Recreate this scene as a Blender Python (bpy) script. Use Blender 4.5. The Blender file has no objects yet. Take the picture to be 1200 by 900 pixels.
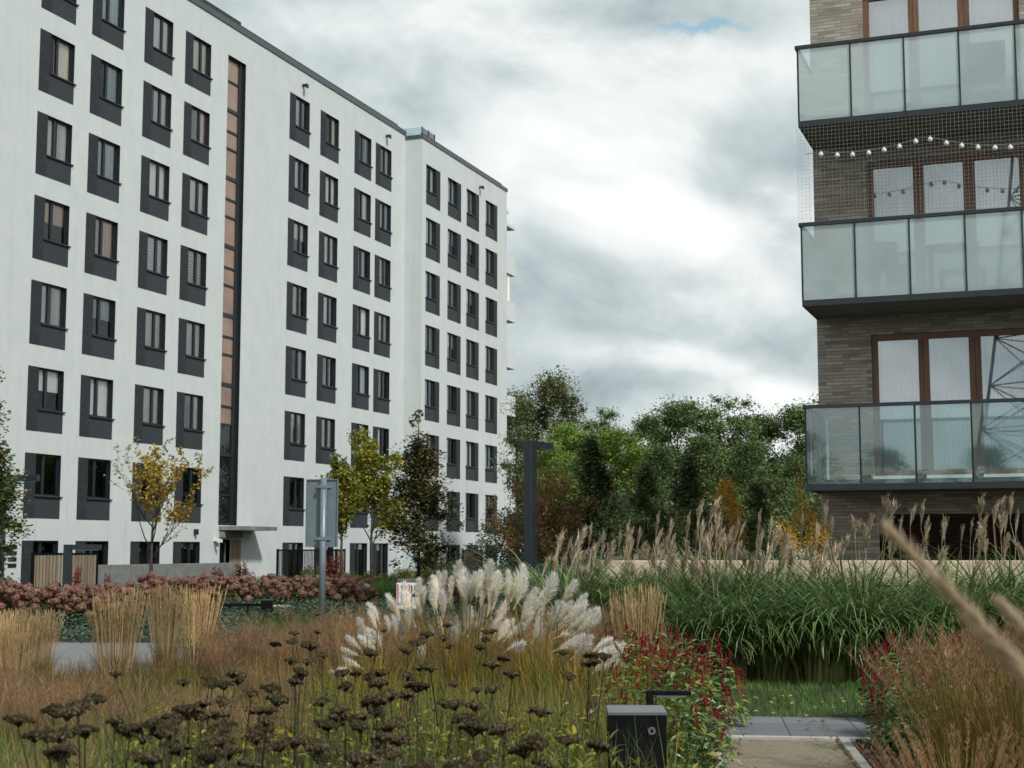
import bpy, math, random
import numpy as np
from mathutils import Vector, Matrix

# ------------------------------------------------------------------ camera, world, sun, exposure
SC = bpy.context.scene
COL = SC.collection
FPX = 1734.0                                   # focal length in pixels of the 1200 px wide photograph
PITCH = math.atan(193 / FPX)
EYE = 1.65
R = math.radians

cam_d = bpy.data.cameras.new("camera")
cam = bpy.data.objects.new("camera", cam_d)
COL.objects.link(cam)
cam.location = (0, 0, EYE)
cam.rotation_euler = (math.pi / 2 + PITCH, 0, 0)
cam_d.sensor_width = 36
cam_d.lens = FPX / 1200 * 36
cam_d.clip_start = 0.05
cam_d.clip_end = 3000
cam_d.dof.use_dof = True
cam_d.dof.focus_distance = 15.0
cam_d.dof.aperture_fstop = 6.0
SC.camera = cam

SC.view_settings.view_transform = 'Standard'
SC.view_settings.look = 'None'
SC.view_settings.exposure = 0.08
SC.view_settings.gamma = 1.0
SC.view_settings.use_curve_mapping = False
SC.cycles.use_denoising = True
SC.cycles.max_bounces = 8
SC.cycles.transparent_max_bounces = 16
SC.cycles.sample_clamp_indirect = 4.0

SUN_DIR = Vector((0.42, -0.60, 0.68)).normalized()      # towards the sun
sun_d = bpy.data.lights.new("sun", 'SUN')
sun_d.energy = 3.1
sun_d.angle = R(6)
sun_d.color = (1.0, 0.985, 0.95)
sun = bpy.data.objects.new("sun", sun_d)
COL.objects.link(sun)
sun.rotation_euler = SUN_DIR.to_track_quat('Z', 'Y').to_euler()
sun.location = (20, -20, 60)


def ray(u, v):
    a = (u - 600) / FPX
    b = (v - 450) / FPX
    return Vector((a, math.cos(PITCH) + b * math.sin(PITCH), math.sin(PITCH) - b * math.cos(PITCH)))


def at(u, v, Y):
    r = ray(u, v)
    return Vector((0, 0, EYE)) + r * (Y / r.y)


def gx(u, Y):
    return (u - 600) / FPX * Y


class NT:
    """small helper for node trees"""
    def __init__(self, tree):
        self.t = tree
        self.n = tree.nodes
        self.l = tree.links

    def new(self, typ, ins=None, **props):
        n = self.n.new(typ)
        for k, v in props.items():
            setattr(n, k, v)
        for k, v in (ins or {}).items():
            if hasattr(v, 'is_output') and v.is_output:
                self.l.new(v, n.inputs[k])
            else:
                n.inputs[k].default_value = v
        return n

    def math(self, op, a, b=None, clamp=False):
        n = self.new('ShaderNodeMath', operation=op, use_clamp=clamp)
        for i, x in enumerate((a, b)):
            if x is None:
                continue
            if hasattr(x, 'is_output'):
                self.l.new(x, n.inputs[i])
            else:
                n.inputs[i].default_value = x
        return n.outputs[0]

    def ramp(self, fac, stops, interp='LINEAR'):
        n = self.n.new('ShaderNodeValToRGB')
        cr = n.color_ramp
        cr.interpolation = interp
        while len(cr.elements) < len(stops):
            cr.elements.new(0.5)
        for e, (p, c) in zip(cr.elements, stops):
            e.position = p
            e.color = (c[0], c[1], c[2], 1)
        self.l.new(fac, n.inputs[0])
        return n.outputs[0]

    def mix(self, fac, a, b, blend='MIX'):
        n = self.n.new('ShaderNodeMix')
        n.data_type = 'RGBA'
        n.blend_type = blend
        for i, x in ((0, fac), (6, a), (7, b)):
            if hasattr(x, 'is_output'):
                self.l.new(x, n.inputs[i])
            elif i == 0:
                n.inputs[0].default_value = x
            else:
                n.inputs[i].default_value = (x[0], x[1], x[2], 1)
        return n.outputs[2]


def build_world():
    w = bpy.data.worlds.new("World")
    SC.world = w
    w.use_nodes = True
    t = NT(w.node_tree)
    t.n.clear()
    geo = t.new('ShaderNodeTexCoord')
    d = geo.outputs['Generated']
    sky = t.new('ShaderNodeTexSky', sky_type='NISHITA', sun_disc=False)
    sky.sun_elevation = math.asin(SUN_DIR.z)
    sky.sun_rotation = math.atan2(SUN_DIR.x, SUN_DIR.y)
    # cloud field, placed by direction on the sky
    warp = t.new('ShaderNodeTexNoise', {'Vector': d, 'Scale': 4.0, 'Detail': 2.0, 'Roughness': 0.5})
    wv = t.new('ShaderNodeVectorMath', {0: warp.outputs['Color'], 1: (0.5, 0.5, 0.5)}, operation='SUBTRACT')
    wv2 = t.new('ShaderNodeVectorMath', {0: wv.outputs[0], 3: 0.13}, operation='SCALE')
    dw = t.new('ShaderNodeVectorMath', {0: d, 1: wv2.outputs[0]}, operation='ADD').outputs[0]
    st = t.new('ShaderNodeVectorMath', {0: dw, 1: (1.0, 1.0, 1.5)}, operation='MULTIPLY').outputs[0]
    n1 = t.new('ShaderNodeTexNoise', {'Vector': st, 'Scale': 4.2, 'Detail': 7.0, 'Roughness': 0.55}).outputs['Fac']
    n2 = t.new('ShaderNodeTexNoise', {'Vector': st, 'Scale': 11.0, 'Detail': 6.0, 'Roughness': 0.6}).outputs['Fac']
    st2 = t.new('ShaderNodeVectorMath', {0: st, 1: (0.0, 0.0, 0.03)}, operation='ADD').outputs[0]
    vn = t.new('ShaderNodeTexVoronoi', {'Vector': st, 'Scale': 6.5, 'Detail': 0.0, 'Roughness': 0.5, 'Lacunarity': 2.3, 'Smoothness': 0.75}, feature='SMOOTH_F1')
    vn.normalize = True
    bw = t.math('SUBTRACT', 1.0, vn.outputs['Distance'])
    n2u = t.new('ShaderNodeTexNoise', {'Vector': st2, 'Scale': 9.0, 'Detail': 5.0, 'Roughness': 0.52}).outputs['Fac']
    n2b = t.new('ShaderNodeTexNoise', {'Vector': st, 'Scale': 9.0, 'Detail': 5.0, 'Roughness': 0.52}).outputs['Fac']
    under = t.math('ADD', t.math('MULTIPLY', t.math('SUBTRACT', n2b, n2u), 1.0), t.math('MULTIPLY', t.math('SUBTRACT', bw, 0.62), 1.35))
    n3 = t.new('ShaderNodeTexNoise', {'Vector': st, 'Scale': 26.0, 'Detail': 5.0, 'Roughness': 0.6}).outputs['Fac']
    val = t.math('MULTIPLY', t.math('SUBTRACT', n1, 0.5), 0.50)
    val = t.math('ADD', val, t.math('MULTIPLY', t.math('SUBTRACT', n2, 0.5), 0.30))
    val = t.math('ADD', val, t.math('MULTIPLY', t.math('SUBTRACT', n3, 0.5), 0.28))
    val = t.math('ADD', t.math('ADD', val, under), 0.715)

    def blob(u, v, ru, rv, wgt, soft=1.0):
        nonlocal val
        c = ray(u, v).normalized()
        k = 1.0 / FPX
        df = t.new('ShaderNodeVectorMath', {0: dw, 1: tuple(c)}, operation='SUBTRACT').outputs[0]
        sc = t.new('ShaderNodeVectorMath', {0: df, 1: (1 / (ru * k), 1 / (ru * k), 1 / (rv * k))}, operation='MULTIPLY').outputs[0]
        ln = t.new('ShaderNodeVectorMath', {0: sc}, operation='LENGTH').outputs['Value']
        m = t.new('ShaderNodeMapRange', {'Value': ln, 'From Min': 1.0 + soft * 0.5, 'From Max': 1.0 - soft * 0.7, 'To Min': 0.0, 'To Max': wgt},
                  interpolation_type='SMOOTHSTEP').outputs[0]
        val = t.math('ADD', val, m)

    for b in BLOBS:
        blob(*b)
    # brighter cloud towards the hidden sun
    dt = t.new('ShaderNodeVectorMath', {0: d, 1: tuple(SUN_DIR)}, operation='DOT_PRODUCT').outputs['Value']
    sunm = t.new('ShaderNodeMapRange', {'Value': dt, 'From Min': 0.1, 'From Max': 1.0, 'To Min': 0.0, 'To Max': 0.38},
                 interpolation_type='SMOOTHSTEP').outputs[0]
    val = t.math('ADD', val, sunm)
    zen = t.new('ShaderNodeMapRange', {'Value': t.new('ShaderNodeSeparateXYZ', {0: d}).outputs[2], 'From Min': 0.40, 'From Max': 0.62, 'To Min': 0.0, 'To Max': -0.80}, interpolation_type='SMOOTHSTEP').outputs[0]  # sky overhead, out of view, darkened to deepen shade in the planting
    val = t.math('ADD', val, zen)
    col = t.ramp(t.math('MULTIPLY', val, 0.5), [(0.0, (1.5, 1.9, 2.1)), (0.14, (2.6, 3.15, 3.4)), (0.27, (3.9, 4.65, 4.85)), (0.40, (5.9, 6.6, 6.7)),
                                                (0.52, (8.2, 8.6, 8.6)), (0.8, (11.2, 11.3, 11.1)), (1.0, (15, 15, 14.5))])
    # one small gap of open blue sky
    c = ray(818, 33).normalized()
    w2 = t.new('ShaderNodeTexNoise', {'Vector': d, 'Scale': 22.0, 'Detail': 6.0, 'Roughness': 0.65})
    warp2 = t.new('ShaderNodeVectorMath', {0: w2.outputs['Color'], 1: (0.5, 0.5, 0.5)}, operation='SUBTRACT').outputs[0]
    wv3 = t.new('ShaderNodeVectorMath', {0: warp2, 3: 0.06}, operation='SCALE')
    dg = t.new('ShaderNodeVectorMath', {0: d, 1: wv3.outputs[0]}, operation='ADD').outputs[0]
    df = t.new('ShaderNodeVectorMath', {0: dg, 1: tuple(c)}, operation='SUBTRACT').outputs[0]
    sc = t.new('ShaderNodeVectorMath', {0: df, 1: (FPX / 46, FPX / 46, FPX / 10)}, operation='MULTIPLY').outputs[0]
    ln = t.new('ShaderNodeVectorMath', {0: sc}, operation='LENGTH').outputs['Value']
    gap = t.new('ShaderNodeMapRange', {'Value': ln, 'From Min': 1.5, 'From Max': 0.3, 'To Min': 0.0, 'To Max': 0.62}, interpolation_type='SMOOTHSTEP').outputs[0]
    skyc = t.mix(1.0, sky.outputs[0], (1.25, 1.75, 1.55), 'MULTIPLY')
    fin = t.mix(gap, col, skyc)
    bg = t.new('ShaderNodeBackground', {'Color': fin, 'Strength': 0.1})
    out = t.new('ShaderNodeOutputWorld')
    t.l.new(bg.outputs[0], out.inputs[0])


# cloud masses: u, v (direction), width, height, brightness, softness
BLOBS = [
    (690, 160, 120, 65, 0.26, 1.0), (860, 70, 210, 45, 0.32, 1.0), (600, 20, 120, 50, 0.12, 1.0), (800, 252, 80, 34, 0.30, 1.0),
    (690, 262, 50, 18, 0.30, 0.9), (900, 330, 100, 40, 0.06, 1.0), (735, 425, 130, 22, 0.22, 1.0), (915, 455, 60, 24, 0.28, 0.9),
    (860, 175, 110, 45, -0.10, 1.0), (640, 340, 160, 42, -0.12, 1.0), (850, 385, 170, 36, -0.10, 1.0), (480, 75, 170, 60, -0.06, 1.0),
    (560, 215, 80, 40, -0.06, 1.0), (700, 468, 200, 18, -0.12, 1.0), (560, 120, 60, 30, 0.12, 1.0),
]
build_world()

# ------------------------------------------------------------------ materials
MATS = {}


def mat_base(name):
    m = bpy.data.materials.new(name)
    m.use_nodes = True
    t = NT(m.node_tree)
    t.n.clear()
    out = t.new('ShaderNodeOutputMaterial')
    MATS[name] = m
    return m, t, out


def principled(t, **ins):
    return t.new('ShaderNodeBsdfPrincipled', {k.replace('_', ' '): (v if not isinstance(v, tuple) or len(v) == 4 else (*v, 1)) for k, v in ins.items()})


def plain(name, col, rough=0.6, metal=0.0, var=0.12, scale=6.0, bump=0.0, bscale=60.0, spec=0.5):
    """a surface of one colour with uneven wear"""
    m, t, out = mat_base(name)
    tc = t.new('ShaderNodeTexCoord').outputs['Object']
    n = t.new('ShaderNodeTexNoise', {'Vector': tc, 'Scale': scale, 'Detail': 6.0, 'Roughness': 0.6}).outputs['Fac']
    lo = tuple(c * (1 - var) for c in col)
    hi = tuple(min(1, c * (1 + var)) for c in col)
    c = t.ramp(n, [(0.3, lo), (0.7, hi)])
    r = t.math('ADD', t.math('MULTIPLY', n, 0.2), rough - 0.1)
    p = principled(t, Base_Color=c, Roughness=r, Metallic=metal)
    p.inputs['Specular IOR Level'].default_value = spec
    if bump:
        nb = t.new('ShaderNodeTexNoise', {'Vector': tc, 'Scale': bscale, 'Detail': 4.0}).outputs['Fac']
        b = t.new('ShaderNodeBump', {'Height': nb, 'Strength': bump, 'Distance': 0.02})
        t.l.new(b.outputs[0], p.inputs['Normal'])
    t.l.new(p.outputs[0], out.inputs[0])
    return m


def leafmat(name, cols, trans=0.3, rough=0.5, nscale=1.5, nvar=0.35, spec=0.3, zramp=None, gain=1.5, ovar=0.17):
    """foliage: each leaf its own tone, clumps of lighter and darker leaves"""
    m, t, out = mat_base(name)
    g = t.new('ShaderNodeNewGeometry')
    gn = lambda c: tuple(min(0.86, x * gain) for x in c)
    cols = [gn(c) for c in cols]
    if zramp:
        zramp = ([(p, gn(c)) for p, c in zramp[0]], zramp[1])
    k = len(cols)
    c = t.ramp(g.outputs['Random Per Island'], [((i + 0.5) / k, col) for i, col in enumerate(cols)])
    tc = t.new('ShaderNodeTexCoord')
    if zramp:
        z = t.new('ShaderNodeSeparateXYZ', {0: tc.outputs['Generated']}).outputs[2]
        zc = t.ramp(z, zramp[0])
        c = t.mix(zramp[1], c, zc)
    n = t.new('ShaderNodeTexNoise', {'Vector': tc.outputs['Object'], 'Scale': nscale, 'Detail': 3.0}).outputs['Fac']
    oi = t.new('ShaderNodeObjectInfo').outputs['Random']
    f = t.new('ShaderNodeMapRange', {'Value': n, 'From Min': 0.3, 'From Max': 0.7, 'To Min': 1 - nvar, 'To Max': 1 + nvar}).outputs[0]
    f2 = t.new('ShaderNodeMapRange', {'Value': oi, 'To Min': 1 - ovar, 'To Max': 1 + ovar}).outputs[0]
    f = t.math('MULTIPLY', f, f2)
    cv = t.new('ShaderNodeVectorMath', {0: c, 3: f}, operation='SCALE').outputs[0]
    p = principled(t, Base_Color=cv, Roughness=rough)
    p.inputs['Specular IOR Level'].default_value = spec
    tr = t.new('ShaderNodeBsdfTranslucent', {'Color': cv})
    mx = t.new('ShaderNodeMixShader', {0: trans, 1: p.outputs[0], 2: tr.outputs[0]})
    t.l.new(mx.outputs[0], out.inputs[0])
    return m


def brickmat(name, c1, c2, mortar, bw, bh, ms, rough=0.85, bump=0.9, soft=0.0):
    m, t, out = mat_base(name)
    tc = t.new('ShaderNodeTexCoord').outputs['Object']
    s = t.new('ShaderNodeSeparateXYZ', {0: tc})
    xy = t.math('ADD', s.outputs[0], s.outputs[1])
    v = t.new('ShaderNodeCombineXYZ', {0: xy, 1: s.outputs[2], 2: 0.0}).outputs[0]
    br = t.new('ShaderNodeTexBrick', {'Vector': v, 'Scale': 1.0, 'Mortar Size': ms, 'Mortar Smooth': 0.2, 'Bias': 0.0, 'Brick Width': bw, 'Row Height': bh,
                                      'Color1': (0, 0, 0, 1), 'Color2': (1, 1, 1, 1), 'Mortar': (0.5, 0.5, 0.5, 1)})
    br.offset = 0.37
    br.offset_frequency = 2
    rnd = t.new('ShaderNodeSeparateColor', {0: br.outputs['Color']}).outputs[0]
    n = t.new('ShaderNodeTexNoise', {'Vector': tc, 'Scale': 3.0, 'Detail': 6.0, 'Roughness': 0.7}).outputs['Fac']
    n2 = t.new('ShaderNodeTexNoise', {'Vector': tc, 'Scale': 45.0, 'Detail': 3.0}).outputs['Fac']
    rnd = t.math('ADD', t.math('ADD', t.math('MULTIPLY', rnd, 0.7), 0.15), t.math('MULTIPLY', t.math('SUBTRACT', n, 0.5), 0.6))
    mid = tuple((a * 0.62 + b * 0.38) for a, b in zip(c1, c2))
    c = t.ramp(rnd, [(0.0, tuple(x * 0.6 for x in c1)), (0.3, c1), (0.65, mid), (1.0, c2)])
    c = t.mix(t.math('MULTIPLY', t.math('SUBTRACT', n2, 0.45), 0.8, True), c, tuple(x * 0.5 for x in c1))
    c = t.mix(br.outputs['Fac'], c, mortar)
    p = principled(t, Base_Color=c, Roughness=rough)
    h = t.math('ADD', t.math('MULTIPLY', t.math('SUBTRACT', 1.0, br.outputs['Fac']), 1.0), t.math('MULTIPLY', n2, 0.3))
    b = t.new('ShaderNodeBump', {'Height': h, 'Strength': bump, 'Distance': 0.01})
    t.l.new(b.outputs[0], p.inputs['Normal'])
    t.l.new(p.outputs[0], out.inputs[0])
    return m


def glassmat(name, tint=(0.85, 0.95, 0.95), refl=1.0, rough=0.01, dark=0.0, base=(0.02, 0.03, 0.03)):
    """clear pane: see-through with a mirror sheen that grows at a slant"""
    m, t, out = mat_base(name)
    fr = t.new('ShaderNodeFresnel', {'IOR': 1.5}).outputs[0]
    rf_ = t.new('ShaderNodeMapRange', {'Value': t.new('ShaderNodeObjectInfo').outputs['Random'], 'To Min': refl * 0.5, 'To Max': refl * 1.9}).outputs[0] if name == 'window_glass' else refl
    f = t.math('MULTIPLY', fr, rf_, True)
    tr = t.new('ShaderNodeBsdfTransparent', {'Color': (*tint, 1)})
    df = t.new('ShaderNodeBsdfDiffuse', {'Color': (*base, 1)})
    body = t.new('ShaderNodeMixShader', {0: dark, 1: tr.outputs[0], 2: df.outputs[0]})
    gl = t.new('ShaderNodeBsdfGlossy', {'Color': (0.93, 0.98, 1, 1), 'Roughness': rough})
    mx = t.new('ShaderNodeMixShader', {0: f, 1: body.outputs[0], 2: gl.outputs[0]})
    t.l.new(mx.outputs[0], out.inputs[0])
    return m


def frostmat(name):
    m, t, out = mat_base(name)
    tc = t.new('ShaderNodeTexCoord').outputs['Object']
    n = t.new('ShaderNodeTexNoise', {'Vector': tc, 'Scale': 1.3, 'Detail': 4.0}).outputs['Fac']
    c = t.ramp(n, [(0.3, (0.74, 0.86, 0.87)), (0.7, (0.84, 0.94, 0.94))])
    df = t.new('ShaderNodeBsdfDiffuse', {'Color': c})
    tl = t.new('ShaderNodeBsdfTranslucent', {'Color': c})
    rf = t.new('ShaderNodeBsdfRefraction', {'Color': (0.78, 0.90, 0.90, 1), 'Roughness': 0.22, 'IOR': 1.06})
    a = t.new('ShaderNodeMixShader', {0: 0.42, 1: df.outputs[0], 2: tl.outputs[0]})
    b = t.new('ShaderNodeMixShader', {0: t.math('ADD', 0.10, t.math('MULTIPLY', n, 0.5)), 1: a.outputs[0], 2: rf.outputs[0]})
    fr = t.new('ShaderNodeFresnel', {'IOR': 1.5}).outputs[0]
    gl = t.new('ShaderNodeBsdfGlossy', {'Color': (0.95, 1, 1, 1), 'Roughness': 0.03})
    f = t.math('MULTIPLY', fr, 2.6, True)
    mx = t.new('ShaderNodeMixShader', {0: f, 1: b.outputs[0], 2: gl.outputs[0]})
    t.l.new(mx.outputs[0], out.inputs[0])
    return m


def rendermat():
    """white mineral render, faintly weathered"""
    m, t, out = mat_base('white_render')
    tc = t.new('ShaderNodeTexCoord').outputs['Object']
    st = t.new('ShaderNodeVectorMath', {0: tc, 1: (1.0, 1.0, 0.8)}, operation='MULTIPLY').outputs[0]
    n1 = t.new('ShaderNodeTexNoise', {'Vector': st, 'Scale': 1.2, 'Detail': 6.0, 'Roughness': 0.65}).outputs['Fac']
    n2 = t.new('ShaderNodeTexNoise', {'Vector': tc, 'Scale': 0.45, 'Detail': 5.0}).outputs['Fac']
    c = t.ramp(n1, [(0.2, (0.49, 0.53, 0.525)), (0.75, (0.60, 0.635, 0.62))])
    c = t.mix(t.math('MULTIPLY', n2, 0.35), c, (0.53, 0.57, 0.56))
    sv = t.new('ShaderNodeVectorMath', {0: tc, 1: (2.6, 2.6, 0.09)}, operation='MULTIPLY').outputs[0]
    n4 = t.new('ShaderNodeTexNoise', {'Vector': sv, 'Scale': 1.6, 'Detail': 4.0, 'Roughness': 0.7}).outputs['Fac']
    sk = t.math('MULTIPLY', t.math('MULTIPLY', t.math('SUBTRACT', n4, 0.54), 4.5, True), t.math('MULTIPLY', n2, 0.8), True)
    c = t.mix(sk, c, (0.40, 0.43, 0.41))
    p = principled(t, Base_Color=c, Roughness=0.9)
    nb = t.new('ShaderNodeTexNoise', {'Vector': tc, 'Scale': 12.0, 'Detail': 6.0, 'Roughness': 0.7}).outputs['Fac']
    b = t.new('ShaderNodeBump', {'Height': nb, 'Strength': 0.35, 'Distance': 0.02})
    t.l.new(b.outputs[0], p.inputs['Normal'])
    t.l.new(p.outputs[0], out.inputs[0])
    return m


def curtainmat(name, a, b, stripe=14.0, axis=0):
    m, t, out = mat_base(name)
    tc = t.new('ShaderNodeTexCoord').outputs['Object']
    s = t.new('ShaderNodeSeparateXYZ', {0: tc}).outputs[axis]
    n = t.new('ShaderNodeTexNoise', {'Vector': tc, 'Scale': 5.0, 'Detail': 2.0}).outputs['Fac']
    w = t.math('SINE', t.math('ADD', t.math('MULTIPLY', s, stripe * 6.28), t.math('MULTIPLY', n, 6.0)))
    c = t.ramp(t.math('ADD', t.math('MULTIPLY', w, 0.5), 0.5), [(0.0, a), (1.0, b)])
    p = principled(t, Base_Color=c, Roughness=0.9)
    t.l.new(p.outputs[0], out.inputs[0])
    return m


def woodmat(name, c1, c2, axis=0, scale=6.0, rough=0.5):
    m, t, out = mat_base(name)
    tc = t.new('ShaderNodeTexCoord').outputs['Object']
    sc = [scale * 5] * 3
    sc[axis] = scale * 0.35
    v = t.new('ShaderNodeVectorMath', {0: tc, 1: tuple(sc)}, operation='MULTIPLY').outputs[0]
    n = t.new('ShaderNodeTexNoise', {'Vector': v, 'Scale': 1.0, 'Detail': 6.0, 'Roughness': 0.65}).outputs['Fac']
    g = t.new('ShaderNodeNewGeometry').outputs['Random Per Island']
    f = t.math('ADD', n, t.math('MULTIPLY', t.math('SUBTRACT', g, 0.5), 0.25))
    c = t.ramp(f, [(0.3, c1), (0.7, c2)])
    p = principled(t, Base_Color=c, Roughness=rough)
    t.l.new(p.outputs[0], out.inputs[0])
    return m


def groundmat():
    m, t, out = mat_base('soil')
    tc = t.new('ShaderNodeTexCoord').outputs['Object']
    n = t.new('ShaderNodeTexNoise', {'Vector': tc, 'Scale': 0.35, 'Detail': 8.0, 'Roughness': 0.65}).outputs['Fac']
    n2 = t.new('ShaderNodeTexNoise', {'Vector': tc, 'Scale': 18.0, 'Detail': 6.0}).outputs['Fac']
    c = t.ramp(n, [(0.35, (0.035, 0.027, 0.018)), (0.5, (0.040, 0.040, 0.018)), (0.65, (0.030, 0.048, 0.016))])
    c = t.mix(t.math('MULTIPLY', n2, 0.6), c, (0.055, 0.045, 0.03))
    p = principled(t, Base_Color=c, Roughness=0.95)
    b = t.new('ShaderNodeBump', {'Height': n2, 'Strength': 0.8, 'Distance': 0.05})
    t.l.new(b.outputs[0], p.inputs['Normal'])
    t.l.new(p.outputs[0], out.inputs[0])
    return m


def gravelmat():
    m, t, out = mat_base('gravel_surface')
    tc = t.new('ShaderNodeTexCoord').outputs['Object']
    vo = t.new('ShaderNodeTexVoronoi', {'Vector': tc, 'Scale': 120.0})
    n = t.new('ShaderNodeTexNoise', {'Vector': tc, 'Scale': 2.2, 'Detail': 6.0, 'Roughness': 0.7}).outputs['Fac']
    n2 = t.new('ShaderNodeTexNoise', {'Vector': tc, 'Scale': 60.0, 'Detail': 3.0}).outputs['Fac']
    s = t.new('ShaderNodeSeparateColor', {0: vo.outputs['Color']}).outputs[0]
    c = t.ramp(s, [(0.0, (0.19, 0.155, 0.10)), (0.5, (0.33, 0.285, 0.20)), (1.0, (0.46, 0.41, 0.31))])
    c = t.mix(t.math('MULTIPLY', n, 0.7), c, (0.23, 0.195, 0.13))
    n5 = t.new('ShaderNodeTexNoise', {'Vector': tc, 'Scale': 4.5, 'Detail': 7.0, 'Roughness': 0.7}).outputs['Fac']
    c = t.mix(t.math('MULTIPLY', t.math('SUBTRACT', n5, 0.52), 4.0, True), c, (0.13, 0.11, 0.07))
    c = t.mix(t.math('MULTIPLY', t.math('GREATER_THAN', n2, 0.66), 0.5), c, (0.08, 0.065, 0.04))
    p = principled(t, Base_Color=c, Roughness=0.95)
    b = t.new('ShaderNodeBump', {'Height': vo.outputs['Distance'], 'Strength': 0.8, 'Distance': 0.01})
    t.l.new(b.outputs[0], p.inputs['Normal'])
    t.l.new(p.outputs[0], out.inputs[0])
    return m


def pavermat():
    """large grey slabs with dark joints, a few paler"""
    m, t, out = mat_base('grey_pavers')
    tc = t.new('ShaderNodeTexCoord').outputs['Object']
    v = t.new('ShaderNodeVectorMath', {0: tc, 1: (1, 1, 0)}, operation='MULTIPLY').outputs[0]
    br = t.new('ShaderNodeTexBrick', {'Vector': v, 'Scale': 1.0, 'Mortar Size': 0.006, 'Mortar Smooth': 0.1, 'Bias': 0.0, 'Brick Width': 0.62, 'Row Height': 0.52,
                                      'Color1': (0, 0, 0, 1), 'Color2': (1, 1, 1, 1), 'Mortar': (0, 0, 0, 1)})
    br.offset = 0.0
    s = t.new('ShaderNodeSeparateColor', {0: br.outputs['Color']}).outputs[0]
    n = t.new('ShaderNodeTexNoise', {'Vector': tc, 'Scale': 7.0, 'Detail': 8.0, 'Roughness': 0.7}).outputs['Fac']
    c = t.ramp(s, [(0.0, (0.15, 0.165, 0.18)), (0.62, (0.20, 0.215, 0.225)), (0.9, (0.25, 0.265, 0.27)), (1.0, (0.34, 0.35, 0.35))])
    c = t.mix(t.math('MULTIPLY', n, 0.5), c, (0.15, 0.16, 0.165))
    c = t.mix(br.outputs['Fac'], c, (0.03, 0.03, 0.028))
    p = principled(t, Base_Color=c, Roughness=0.7)
    t.l.new(p.outputs[0], out.inputs[0])
    return m


M_RENDER = rendermat()
M_BRICK = brickmat('brown_brick', (0.28, 0.245, 0.20), (0.53, 0.475, 0.40), (0.25, 0.225, 0.19), 0.29, 0.058, 0.006)
M_DBRICK = brickmat('charcoal_brick', (0.017, 0.022, 0.027), (0.028, 0.034, 0.040), (0.016, 0.019, 0.022), 0.25, 0.08, 0.006, bump=0.25)
M_DPANEL = plain('charcoal_render', (0.028, 0.035, 0.042), 0.8, bump=0.2)
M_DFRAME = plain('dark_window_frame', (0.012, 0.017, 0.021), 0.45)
M_DMETAL = plain('dark_steel', (0.017, 0.024, 0.030), 0.42, var=0.25)
M_BLACK = plain('black_metal', (0.004, 0.005, 0.006), 0.5, var=0.3, spec=0.12)
M_COPING = plain('roof_coping', (0.06, 0.075, 0.08), 0.4)
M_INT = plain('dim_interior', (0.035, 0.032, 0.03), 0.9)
M_GLASS_W = glassmat('window_glass', (0.96, 0.98, 0.98), 1.3)
M_GLASS_R = glassmat('patio_window_glass', (0.94, 0.98, 1.0), 9.0, 0.004)
M_GLASS_C = glassmat('clear_balustrade_glass', (0.80, 0.90, 0.90), 2.0, 0.01, 0.10, (0.5, 0.6, 0.6))
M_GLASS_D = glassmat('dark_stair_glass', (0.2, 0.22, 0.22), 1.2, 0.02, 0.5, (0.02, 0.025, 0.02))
M_FROST = frostmat('frosted_glass')
M_CLEAR = glassmat('clear_glass_layer', (0.97, 0.99, 0.99), 0.15)
M_STAIRG = plain('rose_reflection_glass', (0.27, 0.175, 0.13), 0.14, var=0.25, scale=0.8)  # warm reflection put into the pane colour
M_CONC = plain('concrete', (0.175, 0.18, 0.17), 0.9, var=0.25, scale=3.0, bump=0.3)
M_CONCD = plain('weathered_concrete', (0.19, 0.19, 0.18), 0.9, var=0.35, scale=2.0, bump=0.3)
M_WOOD = woodmat('fence_timber', (0.17, 0.13, 0.085), (0.30, 0.24, 0.16), axis=2, rough=0.75)
M_WFRAME = woodmat('brown_window_timber', (0.10, 0.048, 0.024), (0.20, 0.100, 0.050), axis=2, rough=0.45)
M_LOUVRE = woodmat('brown_louvre', (0.035, 0.020, 0.014), (0.065, 0.040, 0.028), axis=0, rough=0.6)
M_SOFFIT = woodmat('soffit_board', (0.11, 0.10, 0.08), (0.17, 0.155, 0.13), axis=0, rough=0.8)
M_SAND = plain('sandstone', (0.52, 0.43, 0.31), 0.9, var=0.16, scale=2.5, bump=0.5, bscale=30)
M_SOIL = groundmat()
M_GRAVEL = gravelmat()
M_PAVER = pavermat()
M_KERB = plain('pale_kerb_stone', (0.42, 0.41, 0.38), 0.85, var=0.2, scale=9, bump=0.3)
M_LPATH = plain('pale_paving', (0.21, 0.215, 0.21), 0.85, var=0.18, scale=3)
M_WHITE = plain('white_paint', (0.78, 0.79, 0.77), 0.5, var=0.05)
M_CREAMW = plain('white_balcony_panel', (0.60, 0.63, 0.62), 0.6, var=0.06)
M_GREYP = plain('galvanised_pole', (0.20, 0.25, 0.27), 0.45, metal=0.3, var=0.15)
M_SIGNB = plain('grey_sign_back', (0.14, 0.18, 0.195), 0.5, var=0.12)
M_PINK = plain('pink_paint', (0.50, 0.06, 0.16), 0.5, var=0.1)
M_BLUE = plain('blue_paint', (0.04, 0.20, 0.34), 0.4)
M_RBRICK = brickmat('red_brick', (0.16, 0.07, 0.045), (0.27, 0.13, 0.08), (0.15, 0.13, 0.11), 0.22, 0.075, 0.008)
M_CHROME = plain('chrome', (0.65, 0.68, 0.70), 0.2, metal=1.0, var=0.05)
M_LIDTOP = plain('grey_box_top', (0.11, 0.12, 0.125), 0.35, var=0.12)
M_BARK = plain('bark', (0.055, 0.045, 0.035), 0.95, var=0.4, scale=12, bump=0.6, bscale=25)
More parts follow.
